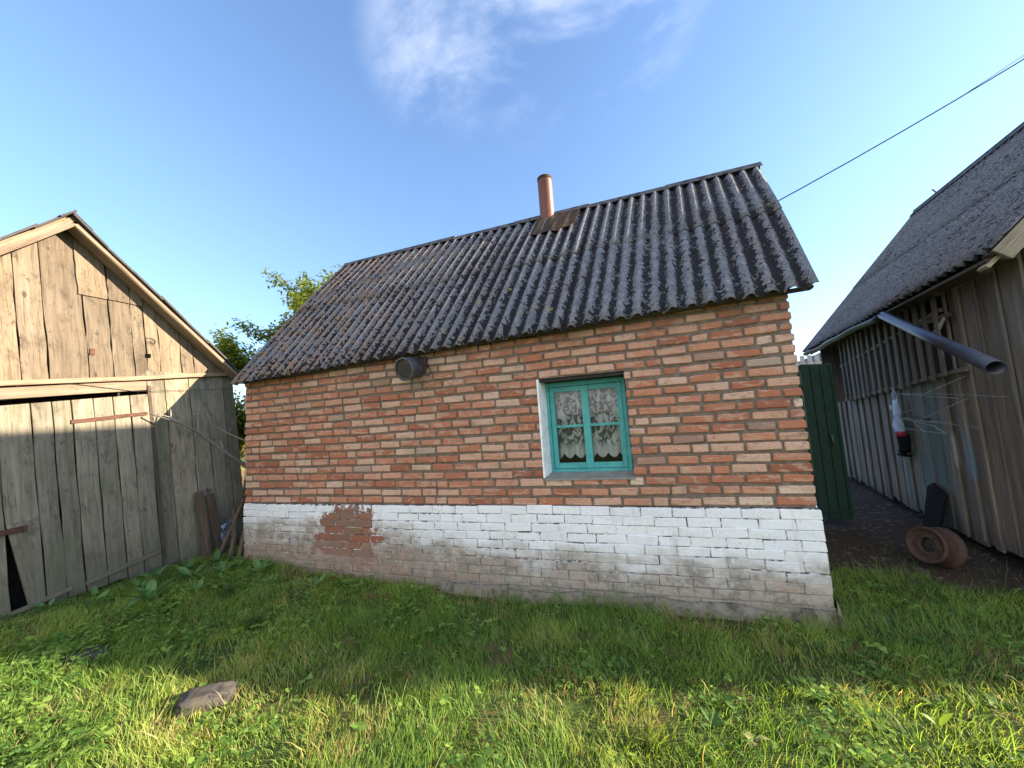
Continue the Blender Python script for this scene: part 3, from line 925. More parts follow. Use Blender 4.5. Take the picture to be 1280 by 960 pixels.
# big door leaf (right) and the edge of the left leaf
D = thing('door', sh(-.60, .2, .03), None, None); D.parent = S; D.location = D.location - S.location
mb = MB()
ds = [-1.71, -1.50, -1.36, -1.225, -1.06, -.90, -.755, -.585]
def dtop(y): return 2.13 + (y + 1.66) * .135
for a, b in zip(ds[:-1], ds[1:]):
    m = (a + b) / 2; zt = dtop(m)
    f = lambda yy, z: yy + (LEAN + .012 * 0) * (2.3 - z)
    bw = 0
    if a == -1.71:   # leaf edge tapers and leaves a wedge gap at the foot
        rr_ = random.random()
        wd = b - a - .008
        top_ = sh(lean(m, zt), zt, .028); mid_ = sh(lean(m, 1.0), 1.0, .028); low_ = sh(lean(m, .12) + .05, .12, .028)
        mb.board(mid_, top_, SD, SN, wd, .03, 5, .004, rnd=rr_, skew1=.135 * wd / 2)
        mb.board(mid_, low_, SD, SN, wd, .03, 1, 0, taper=(wd - .10) / wd, rnd=rr_)
    else: vboard(mb, a, b, .13 + random.uniform(-.02, .03), zt, .028 + random.uniform(-.002, .004), thick=.03, s1=.135 * (b - a) / 2)
leafm = mb.build('door_leaf', M['shedwood'], D, bevel=.003)
mb = MB()
for a, b in ((-2.32, -2.12), (-2.12, -1.92), (-1.92, -1.712)):
    vboard(mb, a, b, .12, dtop((a + b) / 2), .03, thick=.03)
mb.build('second_door_leaf', M['shedwood'], S, bevel=.003)
mb = MB()
mb.board(sh(-1.21, 1.955, .052), sh(-.585, 2.035, .052), UP, SN, .042, .012, 3, .003); mb.build('strap_hinge', M['irn'], D, bevel=.002)
mb = MB()
mb.board(sh(-1.06, .24, .06), sh(-.44, .36, .06), UP, SN, .045, .03, 3, .004)
mb.board(sh(-1.56, .16, .06), sh(-1.16, .235, .06), UP, SN, .04, .03, 3, .004)
mb.build('door_brace', M['shedwood'], D, bevel=.003)
mb = MB()
mb.board(sh(-1.80, .915, .065), sh(-1.475, .935, .065), UP, SN, .05, .03, 2, .003); mb.tube([sh(-1.49, .965, .088), sh(-1.49, .90, .088)], .012, 8)
mb.build('latch_bar', M['irn'], D, bevel=.003)
mb = MB(); mb.board(sh(-.575, 2.38, .035), sh(-.395, .23, .035), SD, SN, .035, .03, 4, .004); mb.build('door_post', M['darkwood'], S, bevel=.003)
mb = MB()   # thin wire across the wall
mb.tube([sh(-1.35, 2.38, .07), sh(-.7, 2.30, .06), sh(.1, 2.36, .06), sh(.42, 2.40, .06)], .003, 5); mb.build('slack_wire', M['wire'], S)
# roof of the shed
PK = -1.30
def rk(y, out, h): # point on the right rake line
    return sh(y, 4.056 - (y - PK) * .928 + h, out)
def lk(y, out, h): return sh(y, 4.056 + (y - PK) * 1.10 + h, out)
mb = MB()
mb.board(rk(PK + .01, .215, .03), rk(.36, .215, .03), V((0, .67, .74)), SN, .05, .04, 6, .004)
mb.board(lk(PK - .01, .215, .03), lk(-3.05, .215, .03), V((0, -.7, .71)), SN, .05, .04, 6, .004)
mb.board(lk(PK + .03, .19, .085), lk(-3.05, .19, .085), V((0, -.7, .71)), SN, .05, .03, 6, .006)
mb.board(lk(PK + .03, .16, .12), lk(-3.05, .16, .115), V((0, -.7, .71)), SN, .035, .03, 6, .006)
fas = mb.build('fascia_boards', M['trimwood'], S, bevel=.004)
mb = MB()
for k in range(2):
    y = rk
    for i in range(2):
        o = .195 - i * .105
        if k == 0: mb.board(rk(PK, o, .02), rk(.37, o, .02), SN, V((0, .67, .74)), .10, .022, 5, .004)
        else: mb.board(lk(PK, o, .02), lk(-3.05, o, .02), SN, V((0, -.7, .71)), .10, .022, 5, .004)
mb.build('soffit_boards', M['soffit'], S, bevel=.003)
mb = MB()
def slab(f, y0, y1, h, o0, o1, th, segs=7, wob=.012):
    up = V((0, .67, .74)) if f is rk else V((0, -.7, .71))
    for i in range(segs):
        a, b = y0 + (y1 - y0) * i / segs, y0 + (y1 - y0) * (i + 1.06) / segs
        hh = h + random.uniform(0, wob) + .008 * (i % 2)
        p = [f(a, o0 + random.uniform(-.02, .02), hh + .01), f(b, o0 + random.uniform(-.02, .02), hh - .006), f(b, o1, hh - .006), f(a, o1, hh + .01)]
        mb.prism(p, up * th)
slab(rk, PK - .02, .44, .075, .25, -4.2, .022)
slab(lk, PK + .02, -3.1, .135, .25, -4.2, .02)
mb.board(rk(PK + .06, .26, .128), rk(PK + .06, -4.2, .128), V((0, .74, -.67)), V((0, .67, .74)), .20, .018)
mb.board(lk(PK - .05, .26, .165), lk(PK - .05, -4.2, .165), V((0, -.7, -.71)), V((0, -.71, .7)), .16, .018)
mb.build('roof', M['felt'], S)
mb = MB(); 
for i, yy in enumerate((-.98, -.6, -.2, .2, .36)):
    c = rk(yy, .1, .055); mb.board(c + SN * .11, c - SN * 4.2, V((0, .74, -.67)), V((0, .67, .74)), .06, .03)
mb.build('roof_battens', M['soffit'], S)

# ------------------------------------------------------------------ things between shed and house
def branch(name, pts, r0, r1, label, cat, mat, group=None, twigs=0, seed=1):
    random.seed(seed)
    pts = [V(p) for p in pts]
    mb = MB()
    full = []
    for a, b in zip(pts[:-1], pts[1:]):
        for k in range(4): full.append(a.lerp(b, k / 4) + V((random.uniform(-1, 1), random.uniform(-1, 1), random.uniform(-1, 1))) * .008)
    full.append(pts[-1])
    n = len(full); mb.tube(full, [r0 + (r1 - r0) * i / (n - 1) for i in range(n)], 8, wob=.12)
    ob = mb.build(name, mat, None, smooth=True, root_loc=pts[0])
    tag(ob, label, cat, group)
    if twigs:
        mt = MB()
        for k in range(twigs):
            i = random.randint(n // 3, n - 2); p = full[i]; d = (full[min(i + 1, n - 1)] - full[i - 1]).normalized()
            q = V((random.uniform(-.3, .3), random.uniform(-1, 1), random.uniform(-.2, 1))).normalized()
            e = p + (d * .7 + q * .8).normalized() * random.uniform(.15, .4)
            mid = p.lerp(e, .5) + V((0, 0, .02))
            mt.tube([p, mid, e], [r1 * 1.2, r1, r1 * .5], 5)
        t_ = mt.build('twigs', mat, ob)
        t_.location = (0, 0, 0)
    return ob

branch('dead_branch', [(-.30, .30, 1.22), (-.42, .02, 1.50), (-.55, -.30, 1.84), (-.72, -.62, 2.02)], .026, .008, 'long grey dead branch leaning up across the plank shed wall', 'branch', M['greystick'], None, 7, 3)
branch('dead_branch', [(-.34, .34, 1.55), (-.50, .02, 1.80), (-.62, -.22, 2.02)], .014, .005, 'thinner dead branch just above the long one, crossing the shed wall', 'branch', M['greystick'], None, 5, 5)
branch('pole', [(-.46, -.04, .08), (-.36, .12, .55), (-.24, .30, 1.10)], .028, .022, 'bare brown pole leaning up from the plank foot towards the house corner', 'pole', M['barkwood'], None, 0, 7)
branch('pole', [(-.30, .02, .08), (-.32, .10, .40), (-.42, .16, .72)], .034, .026, 'short crooked pole crossing in front of the leaning poles', 'pole', M['barkwood'], None, 0, 8)
branch('pole', [(-.16, .04, .08), (-.14, .10, .45), (-.09, .2, .84)], .032, .026, 'thick dark pole upright beside the house corner', 'pole', M['barkwood'], None, 0, 9)
branch('pole', [(-.40, .30, .05), (-.33, .32, .6), (-.26, .30, 1.28)], .024, .016, 'thin forked pole rising behind the crossing poles', 'pole', M['barkwood'], None, 5, 11)
branch('pole', [(-.45, .75, .02), (-.30, .70, .9), (-.25, .85, 1.75)], .022, .015, 'tall thin pole standing in the gap between shed and house', 'pole', M['barkwood'], None, 0, 10)
random.seed(21)
def plank(p0, p1, w, t, label, group=None, n=(1, 0, 0)):
    mb = MB(); d = (V(p1) - V(p0)); nn = V(n); wd = d.cross(nn)
    mb.board(p0, p1, wd, d.cross(wd), w, t, 4, .004)
    tag(mb.build('leaning_plank', M['oldplank'], None, bevel=.004, root_loc=V(p0)), label, 'plank', group)
plank((-.66, .0, .08), (-.76, -.06, .98), .10, .03, 'dark brown plank leaning on shed wall, the left one of the pair')
plank((-.56, .12, .08), (-.72, .05, .93), .09, .03, 'dark brown plank leaning on shed wall, nearer the sticks')
# crumpled plastic sheet
mb = MB(); c0 = V((-.52, .16, .44))
pts = []
for j in range(5):
    for i in range(5):
        pts.append(c0 + V((.03 * random.uniform(-1, 1), (i - 2) * .045 + random.uniform(-.012, .012), (j - 2) * .06 + random.uniform(-.015, .015) - .02 * abs(i - 2))))
mb.add(pts, [(j * 5 + i, j * 5 + i + 1, (j + 1) * 5 + i + 1, (j + 1) * 5 + i) for j in range(4) for i in range(4)])
tag(mb.build('plastic_bag', M['ragblue'], None, root_loc=c0 - V((0, 0, .12)), solid=.004), 'crumpled pale blue plastic bag stuck among the sticks', 'bag')

# ------------------------------------------------------------------ barn on the right
BD = V((.17, 1, 0)).normalized(); BN = V((-1, .17, 0)).normalized()    # BN faces the yard
def bw(y, z, out=0.0): return V((8.0 + .17 * (y - 1), y, z)) + BN * out
B = thing('plank_barn', bw(.5, 0), 'long dark plank barn with steep corrugated slate roof beside the house', 'barn')
YN, YF = .42, 6.4
mb = MB()
y = YN; i = 0
random.seed(31)
while y < YF:
    w = random.uniform(.10, .17)
    z0 = .06 + random.uniform(-.03, .04)
    ztop = 2.86 if y < 1.50 else 1.82 + (1.56 - 1.82) * (y - 1.35) / 3.55
    if .5 < y < 1.25: z0 += .03
    mb.board(bw(y + w / 2 + .03, z0, .012 * (i % 2) + random.uniform(-.003, .003)), bw(y + w / 2, ztop, .012 * (i % 2)), BD, BN, w - .006, .024, 5, .004)
    if i % 2 == 0 and random.random() < .75:
        mb.board(bw(y + w + .03, z0 + .02, .034), bw(y + w, ztop, .034), BD, BN, .035, .018, 5, .003)
    y += w; i += 1
# near gable end, far end and far side
G0, G1 = bw(YN, 0), V((12.1, .60, 0))
gdir = (G1 - G0).normalized(); gln = (G1 - G0).length; gnn = V((gdir.y, -gdir.x, 0))
def barn_h(t, Lg): return 2.78 + (min(t, Lg - t) / (Lg / 2)) * 2.4
for k in range(30):
    t0 = gln * k / 30; c = G0 + gdir * (t0 + gln / 60)
    mb.board(c + UP * .05, c + UP * barn_h(t0 + gln / 60, gln), gdir, gnn, gln / 30 - .006, .024, 1)
F0 = bw(YF, 0); F1 = V((12.1 + .17 * 5.65, YF, 0)); fdir = (F1 - F0).normalized(); fl = (F1 - F0).length
for k in range(20):
    t0 = fl * k / 20; c = F0 + fdir * (t0 + fl / 40)
    mb.board(c + UP * .05, c + UP * (barn_h(t0 + fl / 40, fl) + .2), fdir, V((0, 1, 0)), fl / 20 - .006, .024, 1)
for k in range(20):
    c = G1.lerp(F1, (k + .5) / 20); mb.board(c + UP * .05, c + UP * 2.8, (F1 - G1), BN, (F1 - G1).length / 20 - .006, .024, 1)
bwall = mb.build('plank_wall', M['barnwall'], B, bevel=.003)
mb = MB(); mb.prism([bw(1.3, .1, -.30), bw(6.3, .1, -.30), bw(6.3, 2.9, -.30), bw(1.3, 2.9, -.30)], BN * -.02); mb.build('shade_backing', M['dark'], B)  # dark sheet added for the shade inside the barn behind the slats
# slat rack on the upper wall: spaced uprights between two rails
mb = MB()
ra, rb = (1.55, 1.80), (5.2, 1.52)
def railz(y, z1, z2): return z1 + (z2 - z1) * (y - 1.35) / (4.9 - 1.35)
mb.board(bw(1.30, 1.845, .075), bw(4.9, 1.575, .075), UP, BN, .045, .04, 6, .006)
mb.board(bw(1.55, 2.50, .075), bw(4.9, 2.20, .075), UP, BN, .045, .035, 6, .006)
mb.build('rack_rails', M['slatwood'], bwall, bevel=.004)
mb = MB()
yy = 1.62
while yy < 4.9:
    lo = railz(yy, 1.82, 1.55) - random.uniform(.0, .03)
    hi = 2.70 + random.uniform(-.05, .02)
    mb.board(bw(yy, lo, .108), bw(yy - .01, hi, .10), BD, BN, random.uniform(.07, .09), .02, 2, .004)
    yy += random.uniform(.185, .225)
mb.build('slat_rack', M['slatwood'], bwall, bevel=.003)
mb = MB(); mb.board(bw(1.42, 2.42, .08), bw(2.05, 2.43, .08), UP, BN, .05, .04, 2, .005)
mb.build('wall_rail', M['darkwood'], bwall, bevel=.004)
mb = MB(); mb.board(bw(1.46, 2.40, .10), bw(1.68, 2.26, .10), V((0, .5, 1)), BN, .025, .012, 1, taper=2.6)
mb.build('pale_splint', M['fencegrey'], bwall)
# roof
def ev(y, z=2.70): return V((7.60 + .17 * (y - .33), y, z))
e0, e1 = ev(.33, 2.725), ev(6.55, 2.70)
r0, r1 = V((9.93, .38, 5.08)), V((10.83, 6.0 + .2, 5.36))
broof = sheet_roof('roof', M['slate_barn'], B, e1, e0, r1, r0, .146, .028, 5, [.5], jitter=.02, sag=.03, over=.08)
q0, q1 = V((12.40, .53, 2.70)), V((13.35, 6.5, 2.70))
sheet_roof('rear_roof_slope', M['slate_barn'], broof, q0, q1, r0, r1, .13, .022, 5, [.5])
mb = MB()
for i in range(5):
    a, b = r0.lerp(r1, i / 5) + UP * .05, r0.lerp(r1, (i + 1.03) / 5) + UP * .05
    mb.tube([a, b], .03, 8)
    for s in (-1, 1):
        d = V((s * .66, 0, -.75)) * .15; mb.prism([a, b, b + d, a + d], V((s * .01, 0, .01)))
mb.build('ridge_cap', M['ridge'], broof)
mb = MB(); kk = r0.lerp(r1, .87) + UP * .06; mb.tube([kk, kk + V((-.08, -.03, .07)), kk + V((-.03, .02, .08))], .012, 6)
mb.build('ridge_hook', M['irn'], broof)
mb = MB()
bn = (e1 - e0).cross(r0 - e0).normalized()
if bn.z < 0: bn = -bn
for y_ in (.6, 1.3, 2.0, 2.7, 3.5, 4.3, 5.2, 6.2):
    a = ev(y_, 2.63) + V((.05, 0, 0)); b = a + (r0 - e0) * .97
    mb.board(a, b, BD, bn, .08, .09)
mb.board(ev(.40, 2.665) + V((.08, 0, 0)), ev(6.4, 2.655) + V((.08, 0, 0)), V((1, 0, 0)), UP, .18, .025, 4, .004)
mb.board(e0 + bn * -.04 + V((0, .08, 0)), r0 + bn * -.05 + V((0, .08, 0)), BD, bn, .14, .03, 3)
mb.build('eave_timbers', M['darkwood'], B)
# pale verge planks at the near corner
sl = (r0 - e0).normalized()
mb = MB()
a = e0 + V((.04, -.01, -.055)); mb.board(a, a + sl * 2.9, bn, BD, .13, .028, 3, .004)
mb.build('verge_board', M['paleplank'], B, bevel=.004)
mb = MB(); a = e0 + V((.03, .06, -.085)); mb.board(a - sl * .05 + BD * .05, a + sl * .28 + BD * .03, BD, bn, .12, .03, 2, .003)
mb.build('soffit_plank', M['paleplank'], B, bevel=.004)
# gutter and slanting drain pipe
mb = MB()
gp = [ev(y_, 2.655 - .006 * (y_ - 2.2)) + V((-.05, 0, -.01)) for y_ in np.linspace(2.12, 6.0, 12)]
gp = [p + V((.02 * math.sin(i), 0, -.012 * math.sin(i * 1.7))) for i, p in enumerate(gp)]
n = 9; vs = []
for p in gp:
    for k in range(n):
        a_ = PI + PI * k / (n - 1); vs.append(p + V((math.cos(a_) * .055, 0, math.sin(a_) * .055)))
mb.add(vs, [(i * n + k, i * n + k + 1, (i + 1) * n + k + 1, (i + 1) * n + k) for i in range(len(gp) - 1) for k in range(n - 1)])
gut = mb.build('gutter', M['gutter'], B, smooth=True, solid=.004)
mb = MB()
p0 = gp[0] + V((.0, .05, -.03)); p1 = V((7.22, -.06, 1.79)); axp = (p1 - p0).normalized(); pl_ = (p1 - p0).length
mb.lathe([(.042, 0), (.044, pl_ * .5), (.045, pl_), (.049, pl_), (.0485, pl_ * .5), (.046, 0)], p0, axp, 28, closed=True)
mb.build('drain_pipe', M['gutter'], gut, smooth=True)
for p in bpy.data.objects['drain_pipe'].data.polygons: p.use_smooth = True

# green gate between the house and the barn
mb = MB()
gy = 2.5
g0, g1 = V((6.68, gy, 0)), V((7.42, gy + .02, 0))
Gt = thing('garden_gate', (7.05, gy, 0), 'dark green painted sheet gate in the passage between house and barn', 'gate')
for i in range(2):
    a = g0.lerp(g1, i / 2) + V((.004, .004 * i, 0)); b = g0.lerp(g1, (i + 1) / 2) - V((.004, 0, 0))
    mb.prism([a + UP * .06, b + UP * .06, b + UP * 2.105, a + UP * 2.13], V((0, .02, 0)))
mb.build('gate_panel', M['gate'], Gt, bevel=.004)
for k in range(7):
    xx = 6.72 + k * .11; mb = MB(); mb.board((xx, gy - .004, .08), (xx + .004, gy - .004, 2.09), (1, 0, 0), (0, 1, 0), .012, .006); mb.build('gate_seam', M['gate'], Gt)
for a, b, w_, t_ in (((6.68, gy + .045, .35), (7.42, gy + .045, .35), .08, .04), ((6.68, gy + .045, 1.8), (7.42, gy + .045, 1.8), .08, .04), ((6.70, gy - .006, .18), (7.40, gy - .006, .17), .03, .012)):
    mb = MB(); mb.board(a, b, UP, (0, 1, 0), w_, t_); mb.build('gate_rail', M['gate'], Gt)
mb = MB(); mb.tube([(7.28, gy - .045, 1.02), (7.28, gy - .06, 1.08), (7.28, gy - .045, 1.16)], .012, 8); mb.tube([(7.28, gy, 1.09), (7.28, gy - .05, 1.09)], .01, 6)
mb.build('gate_handle', M['canister'], Gt)
# hanging carrier bag and boot
P = bw(2.80, 1.66, .12)
bag = thing('carrier_bag', P - UP * .55, 'pale blue and red carrier bag hanging from the slat rack on barn wall', 'bag')
mb = MB()
prof = []
rings = [(.03, .060, .012), (-.03, .070, .024), (-.12, .072, .032), (-.22, .082, .036), (-.32, .105, .040), (-.40, .108, .036)]
n = 16; vs = []
for (dz, rx, ry) in rings:
    for k in range(n):
        a_ = 2 * PI * k / n; w = 1 + .20 * math.sin(3 * a_ + dz * 24) + .14 * math.sin(5 * a_ - dz * 31)
        vs.append(P + BD * (rx * math.cos(a_) * w - .25 * dz * .25) + BN * (ry * math.sin(a_) * w) + UP * (dz - .12))
mb.add(vs, [(i * n + k, i * n + (k + 1) % n, (i + 1) * n + (k + 1) % n, (i + 1) * n + k) for i in range(len(rings) - 1) for k in range(n)])
mb.build('bag_body', M['bagwhite'], bag, smooth=True)
mb = MB()
vs2 = [v + UP * 0 for v in vs[-n:]]; vs3 = [P + BD * (.085 * math.cos(2 * PI * k / n)) + BN * (.05 * math.sin(2 * PI * k / n)) + UP * -.585 for k in range(n)]
mb.add(vs2 + vs3, [(k, (k + 1) % n, n + (k + 1) % n, n + k) for k in range(n)] + [tuple(range(n, 2 * n))])
mb.build('red_base', M['bagred'], bag, smooth=True)
mb = MB()
for s_ in (-1, 1): mb.tube([P + BD * (.055 * s_) + UP * -.10, P + BD * (.045 * s_) + UP * -.02, P + BD * (.012 * s_) + UP * .05, P + BD * (.02 * s_) + BN * .02 + UP * -.03, P + BD * (.03 * s_) + BN * .015 + UP * -.10], .006, 6)
mb.build('bag_handle', M['bagwhite'], bag)
mb = MB(); c_ = P + BD * .085 + BN * .03 + UP * -.2; mb.board(c_ - UP * .03, c_ + UP * .03, BD, BN, .06, .004); mb.build('green_flap', M['bagteal'], bag)
Q = bw(2.84, .97, .10)
boot = thing('rubber_boot', Q - UP * .2, 'black rubber boot hanging on the barn wall below the carrier bag', 'boot')
mb = MB(); mb.tube([Q + UP * .13 + BD * -.04, Q + UP * .06 + BD * -.04, Q + UP * -.03 + BD * -.04, Q + UP * -.08 + BD * -.02, Q + UP * -.105 + BD * .04, Q + UP * -.11 + BD * .10], [.066, .064, .060, .055, .047, .028], 12)
mb.build('boot_shaft', M['rubber'], boot, smooth=True)
mb = MB(); mb.board(Q + UP * -.155 + BD * -.08, Q + UP * -.155 + BD * .13, BN, UP, .085, .02); mb.build('boot_sole', M['rubber'], boot, bevel=.006)

# folding wire drying rack on the barn wall
rack = thing('drying_rack', bw(1.7, 1.3, .05), 'white wire folding drying rack fixed to the barn wall', 'drying rack')
mb = MB()
def rod(a, b, r=.0032): mb.tube([a, b], r, 6)
for (ya, z, o) in ((2.35, 1.66, .04), (2.35, 1.64, .28), (1.95, 1.37, .10), (1.95, 1.36, .34)):
    pass
A_ = [bw(2.15, 1.64, .30), bw(1.0, 1.57, .30), bw(2.05, 1.62, .06), bw(.85, 1.56, .06)]
rod(A_[0], A_[1]); rod(A_[2], A_[3]); rod(A_[0], A_[2])
rod(bw(1.62, 1.62, .30), bw(1.40, 1.78, .05)); 
B_ = [bw(2.22, 1.37, .36), bw(1.35, 1.30, .36), bw(2.15, 1.30, .12), bw(1.2, 1.28, .12)]
rod(B_[0], B_[1]); rod(B_[2], B_[3]); rod(B_[0], bw(2.20, 1.22, .30)); rod(bw(2.20, 1.22, .30), bw(1.30, 1.22, .30)); rod(B_[1], bw(1.30, 1.22, .30))
rod(B_[0], bw(2.05, 1.46, .2)); rod(bw(1.72, 1.32, .36), bw(1.40, 1.56, .06)); rod(bw(1.75, 1.33, .36), bw(1.70, 1.20, .30))
for k in range(4): rod(bw(1.95 - .13 * k, 1.36 - .006 * k, .36), bw(1.93 - .13 * k, 1.31, .14), .0025)
mb.build('wire_frame', M['whitewire'], rack)
mb = MB(); mb.tube([bw(1.95, 1.36, .30), bw(1.6, 1.345, .29)], .018, 8); mb.build('rolled_cord', M['wire'], rack)

# rusty wheel rim leaning at the barn foot
RC = V((7.46, 1.24, .165)); RA = V((-.88, -.40, .24)).normalized()
rim = thing('wheel_rim', (7.43, 1.22, 0), 'rusty wheel rim with round centre hole leaning on the ground by barn', 'wheel rim')
mb = MB()
mb.lathe([(.138, .098), (.146, .112), (.158, .114), (.168, .104), (.168, .088), (.156, .074), (.150, .05), (.149, -.03), (.156, -.055), (.178, -.068), (.186, -.084), (.180, -.098), (.164, -.098),
          (.146, -.06), (.138, -.03), (.136, .06), (.138, .098)], RC, RA, 40)
mb.build('rim_barrel', M['rim'], rim, smooth=True)
mb = MB(); mb.lathe([(.142, .095), (.128, .078), (.100, .082), (.075, .092), (.070, .090), (.064, .078), (.062, .03), (.066, .03), (.070, .074), (.078, .080), (.1, .068), (.142, .06)], RC, RA, 40)
disc = mb.build('rim_disc', M['rim'], rim, smooth=True)
xa = RA.cross(V((0, 0, 1))).normalized(); ya = RA.cross(xa)
for k in range(5):
    a_ = 2 * PI * k / 5 + .3; q = RC + RA * .081 + (xa * math.cos(a_) + ya * math.sin(a_)) * .092
    mb = MB(); mb.tube([q, q + RA * .012], .008, 8); mb.build('wheel_stud', M['blackmetal'], disc)
# dark bucket-like sheet behind the rim
mb = MB(); bc = bw(2.25, 0.0, .16)
mb.prism([bc + BD * -.16 + UP * .02, bc + BD * .20 + UP * .02, bc + BD * .20 + UP * .50 - BN * .10, bc + BD * .05 + UP * .56 - BN * .10, bc + BD * -.18 + UP * .46 - BN * .10], BN * .02)
tag(mb.build('rubber_sheet', M['rubber'], None, root_loc=bc, bevel=.004), 'black rubber sheet propped on the barn wall behind the rusty rim', 'rubber sheet')

# cables crossing the sky
mb = MB()
def cable(a, b, sag, r, label):
    mb = MB(); pts = []
    for k in range(17):
        t = k / 16; p = V(a).lerp(V(b), t); p.z -= sag * 4 * t * (1 - t); pts.append(p)
    tag(mb.build('power_cable', M['wire'], None, root_loc=V(a)) if False else (mb.tube(pts, r, 6), mb.build('power_cable', M['wire'], None, root_loc=V(a)))[1], label, 'cable')
cable((6.55, 1.75, 4.05), (15.0, 2.2, 8.40), .26, .007, 'thick black power cable running from house gable up across the sky')
cable((8.66, 1.862, 4.94), (15.0, 2.2, 8.66), .10, .003, 'thin second wire just above the thick cable at right')

# ------------------------------------------------------------------ background seen through the gaps
Fn = thing('slat_fence', (10.4, 10, 0), 'pale grey vertical slat fence far behind the green gate', 'fence')
mb = MB()
for i in range(24):
    mb.board((8.6 + i * .19, 10, .0), (8.6 + i * .19, 10, 2.95), (1, 0, 0), (0, 1, 0), .11, .03)
mb.build('fence_slats', M['fencegrey'], Fn)
mb = MB(); mb.board((8.5, 10.04, 2.7), (13.2, 10.04, 2.7), UP, (0, 1, 0), .08, .04); mb.board((8.5, 10.04, .6), (13.2, 10.04, .6), UP, (0, 1, 0), .08, .04); mb.build('fence_rails', M['fencegrey'], Fn)
Nb = thing('neighbour_house', (17, 22, 0), 'pale distant house glimpsed above the slat fence', 'house')
mb = MB(); mb.box((14.2, 20, 0), (21, 26, 3.4)); mb.prism([(14.2, 20, 3.4), (21, 20, 3.4), (17.6, 20, 4.6)], (0, 6, 0)); mb.build('wall', M['houseblue'], Nb)
mb = MB(); mb.prism([(13.8, 19.7, 3.28), (17.6, 19.7, 4.62), (17.6, 19.7, 4.75), (13.7, 19.7, 3.36)], (0, 6.6, 0)); mb.prism([(21.4, 19.7, 3.28), (17.6, 19.7, 4.62), (17.6, 19.7, 4.75), (21.5, 19.7, 3.36)], (0, 6.6, 0)); mb.build('roof', M['ridge'], Nb)


def tree(name, base, height, spread, nl, label, leafsize=.055, seed=1, bushy=False, cat='tree', centre=None):
    random.seed(seed)
    base = V(base)
    T = thing(name, base, label, cat)
    mt = MB(); tips = []
    def grow(p, d, ln, r, lev):
        pts = [p]; q = p; dd = d
        for k in range(4):
            dd = (dd + V((random.uniform(-1, 1), random.uniform(-1, 1), random.uniform(-.4, .7))) * .22).normalized()
            q = q + dd * ln / 4; pts.append(q)
            if lev >= 2: tips.append((q, dd))
        mt.tube(pts, [r * (1 - .4 * k / 4) for k in range(5)], 6 if lev else 9)
        if lev < 3:
            for k in range(4 if lev else 5):
                a = random.uniform(0, 2 * PI); s = random.uniform(.5, 1.0)
                nd = (dd * .55 + V((math.cos(a), math.sin(a), random.uniform(-.1, .7))) * s * spread).normalized()
                st = pts[random.randint(2, 4)]
                grow(st, nd, ln * random.uniform(.55, .8), r * .5, lev + 1)
    grow(base, V((.05, 0, 1)), height * (.22 if bushy else .42), .09 * height / 5, 0)
    mt.build('trunk', M['barkwood'], T, smooth=True)
    ml = MB()
    for i in range(nl):
        p, d = random.choice(tips)
        c = p + V((random.gauss(0, .11), random.gauss(0, .11), random.gauss(0, .10)))
        a = random.uniform(0, 2 * PI)
        dd = V((math.cos(a), math.sin(a), random.uniform(-.8, .35))).normalized()
        sd = dd.cross(V((random.uniform(-.5, .5), random.uniform(-.5, .5), 1))).normalized()
        ml.leaf(c, dd, sd, leafsize * random.uniform(.8, 1.5), leafsize * random.uniform(.55, .8), .25, 2, random.random(), .12)
    ml.build('crown', M['leaf'], T)
    return T


tree('apple_tree', (-3.1, 4.0, -.1), 6.85, .85, 26000, 'leafy apple tree rising behind the gap between shed and brick house', .092, 12)
tree('shrub', (-2.75, 1.9, .0), 5.5, .7, 22000, 'dark green shrub close behind the house corner in the narrow gap', .055, 4, True, 'shrub')
tree('shrub', (-5.0, 3.6, .0), 5.2, .75, 16000, 'taller yellow-green shrub farther back in the gap left of the house', .075, 9, True, 'shrub')
tree('garden_shrub', (10.9, 9.2, .0), 3.6, .8, 1500, 'small green shrub beside the pale slat fence behind the gate', .08, 6, True, 'shrub')

# ------------------------------------------------------------------ stones
def stone(c, sx, sy, sz, rot, label, seed):
    random.seed(seed)
    import bmesh
    bm = bmesh.new(); bmesh.ops.create_icosphere(bm, subdivisions=4, radius=1)
    rg = np.random.default_rng(seed); ph = rg.uniform(0, 6, 9)
    for v in bm.verts:
        n = v.co.copy()
        q = V((math.copysign(abs(n.x) ** .6, n.x), math.copysign(abs(n.y) ** .6, n.y), math.copysign(abs(n.z) ** .55, n.z)))
        k = 1 + .07 * math.sin(4 * n.x + ph[0]) + .06 * math.sin(5 * n.y + ph[1]) + .05 * math.sin(9 * n.z + 7 * n.x + ph[2]) + .03 * math.sin(15 * n.y + 13 * n.x + ph[3]) + .03 * math.sin(27 * n.x + 21 * n.z + ph[4]) + .02 * math.sin(41 * n.y + 33 * n.x + ph[5]) + .015 * math.sin(57 * n.z + 49 * n.y + ph[6])
        v.co = V((q.x * sx * k, q.y * sy * k, q.z * sz * k))
    bmesh.ops.rotate(bm, verts=bm.verts, cent=(0, 0, 0), matrix=Matrix.Rotation(rot, 3, 'Z'))
    me = bpy.data.meshes.new('stone'); bm.to_mesh(me); bm.free(); me.materials.append(M['stone']); me.shade_smooth()
    ob = bpy.data.objects.new('stone', me); COL.objects.link(ob); ob.location = c
    tag(ob, label, 'stone')
stone((2.05, -1.74, .018), .15, .07, .06, .75, 'rough grey stone block in the shaded grass at lower left', 1)
stone((.72, -1.72, .09), .15, .08, .045, .3, 'flat grey stone half buried in grass near the shed door', 2)

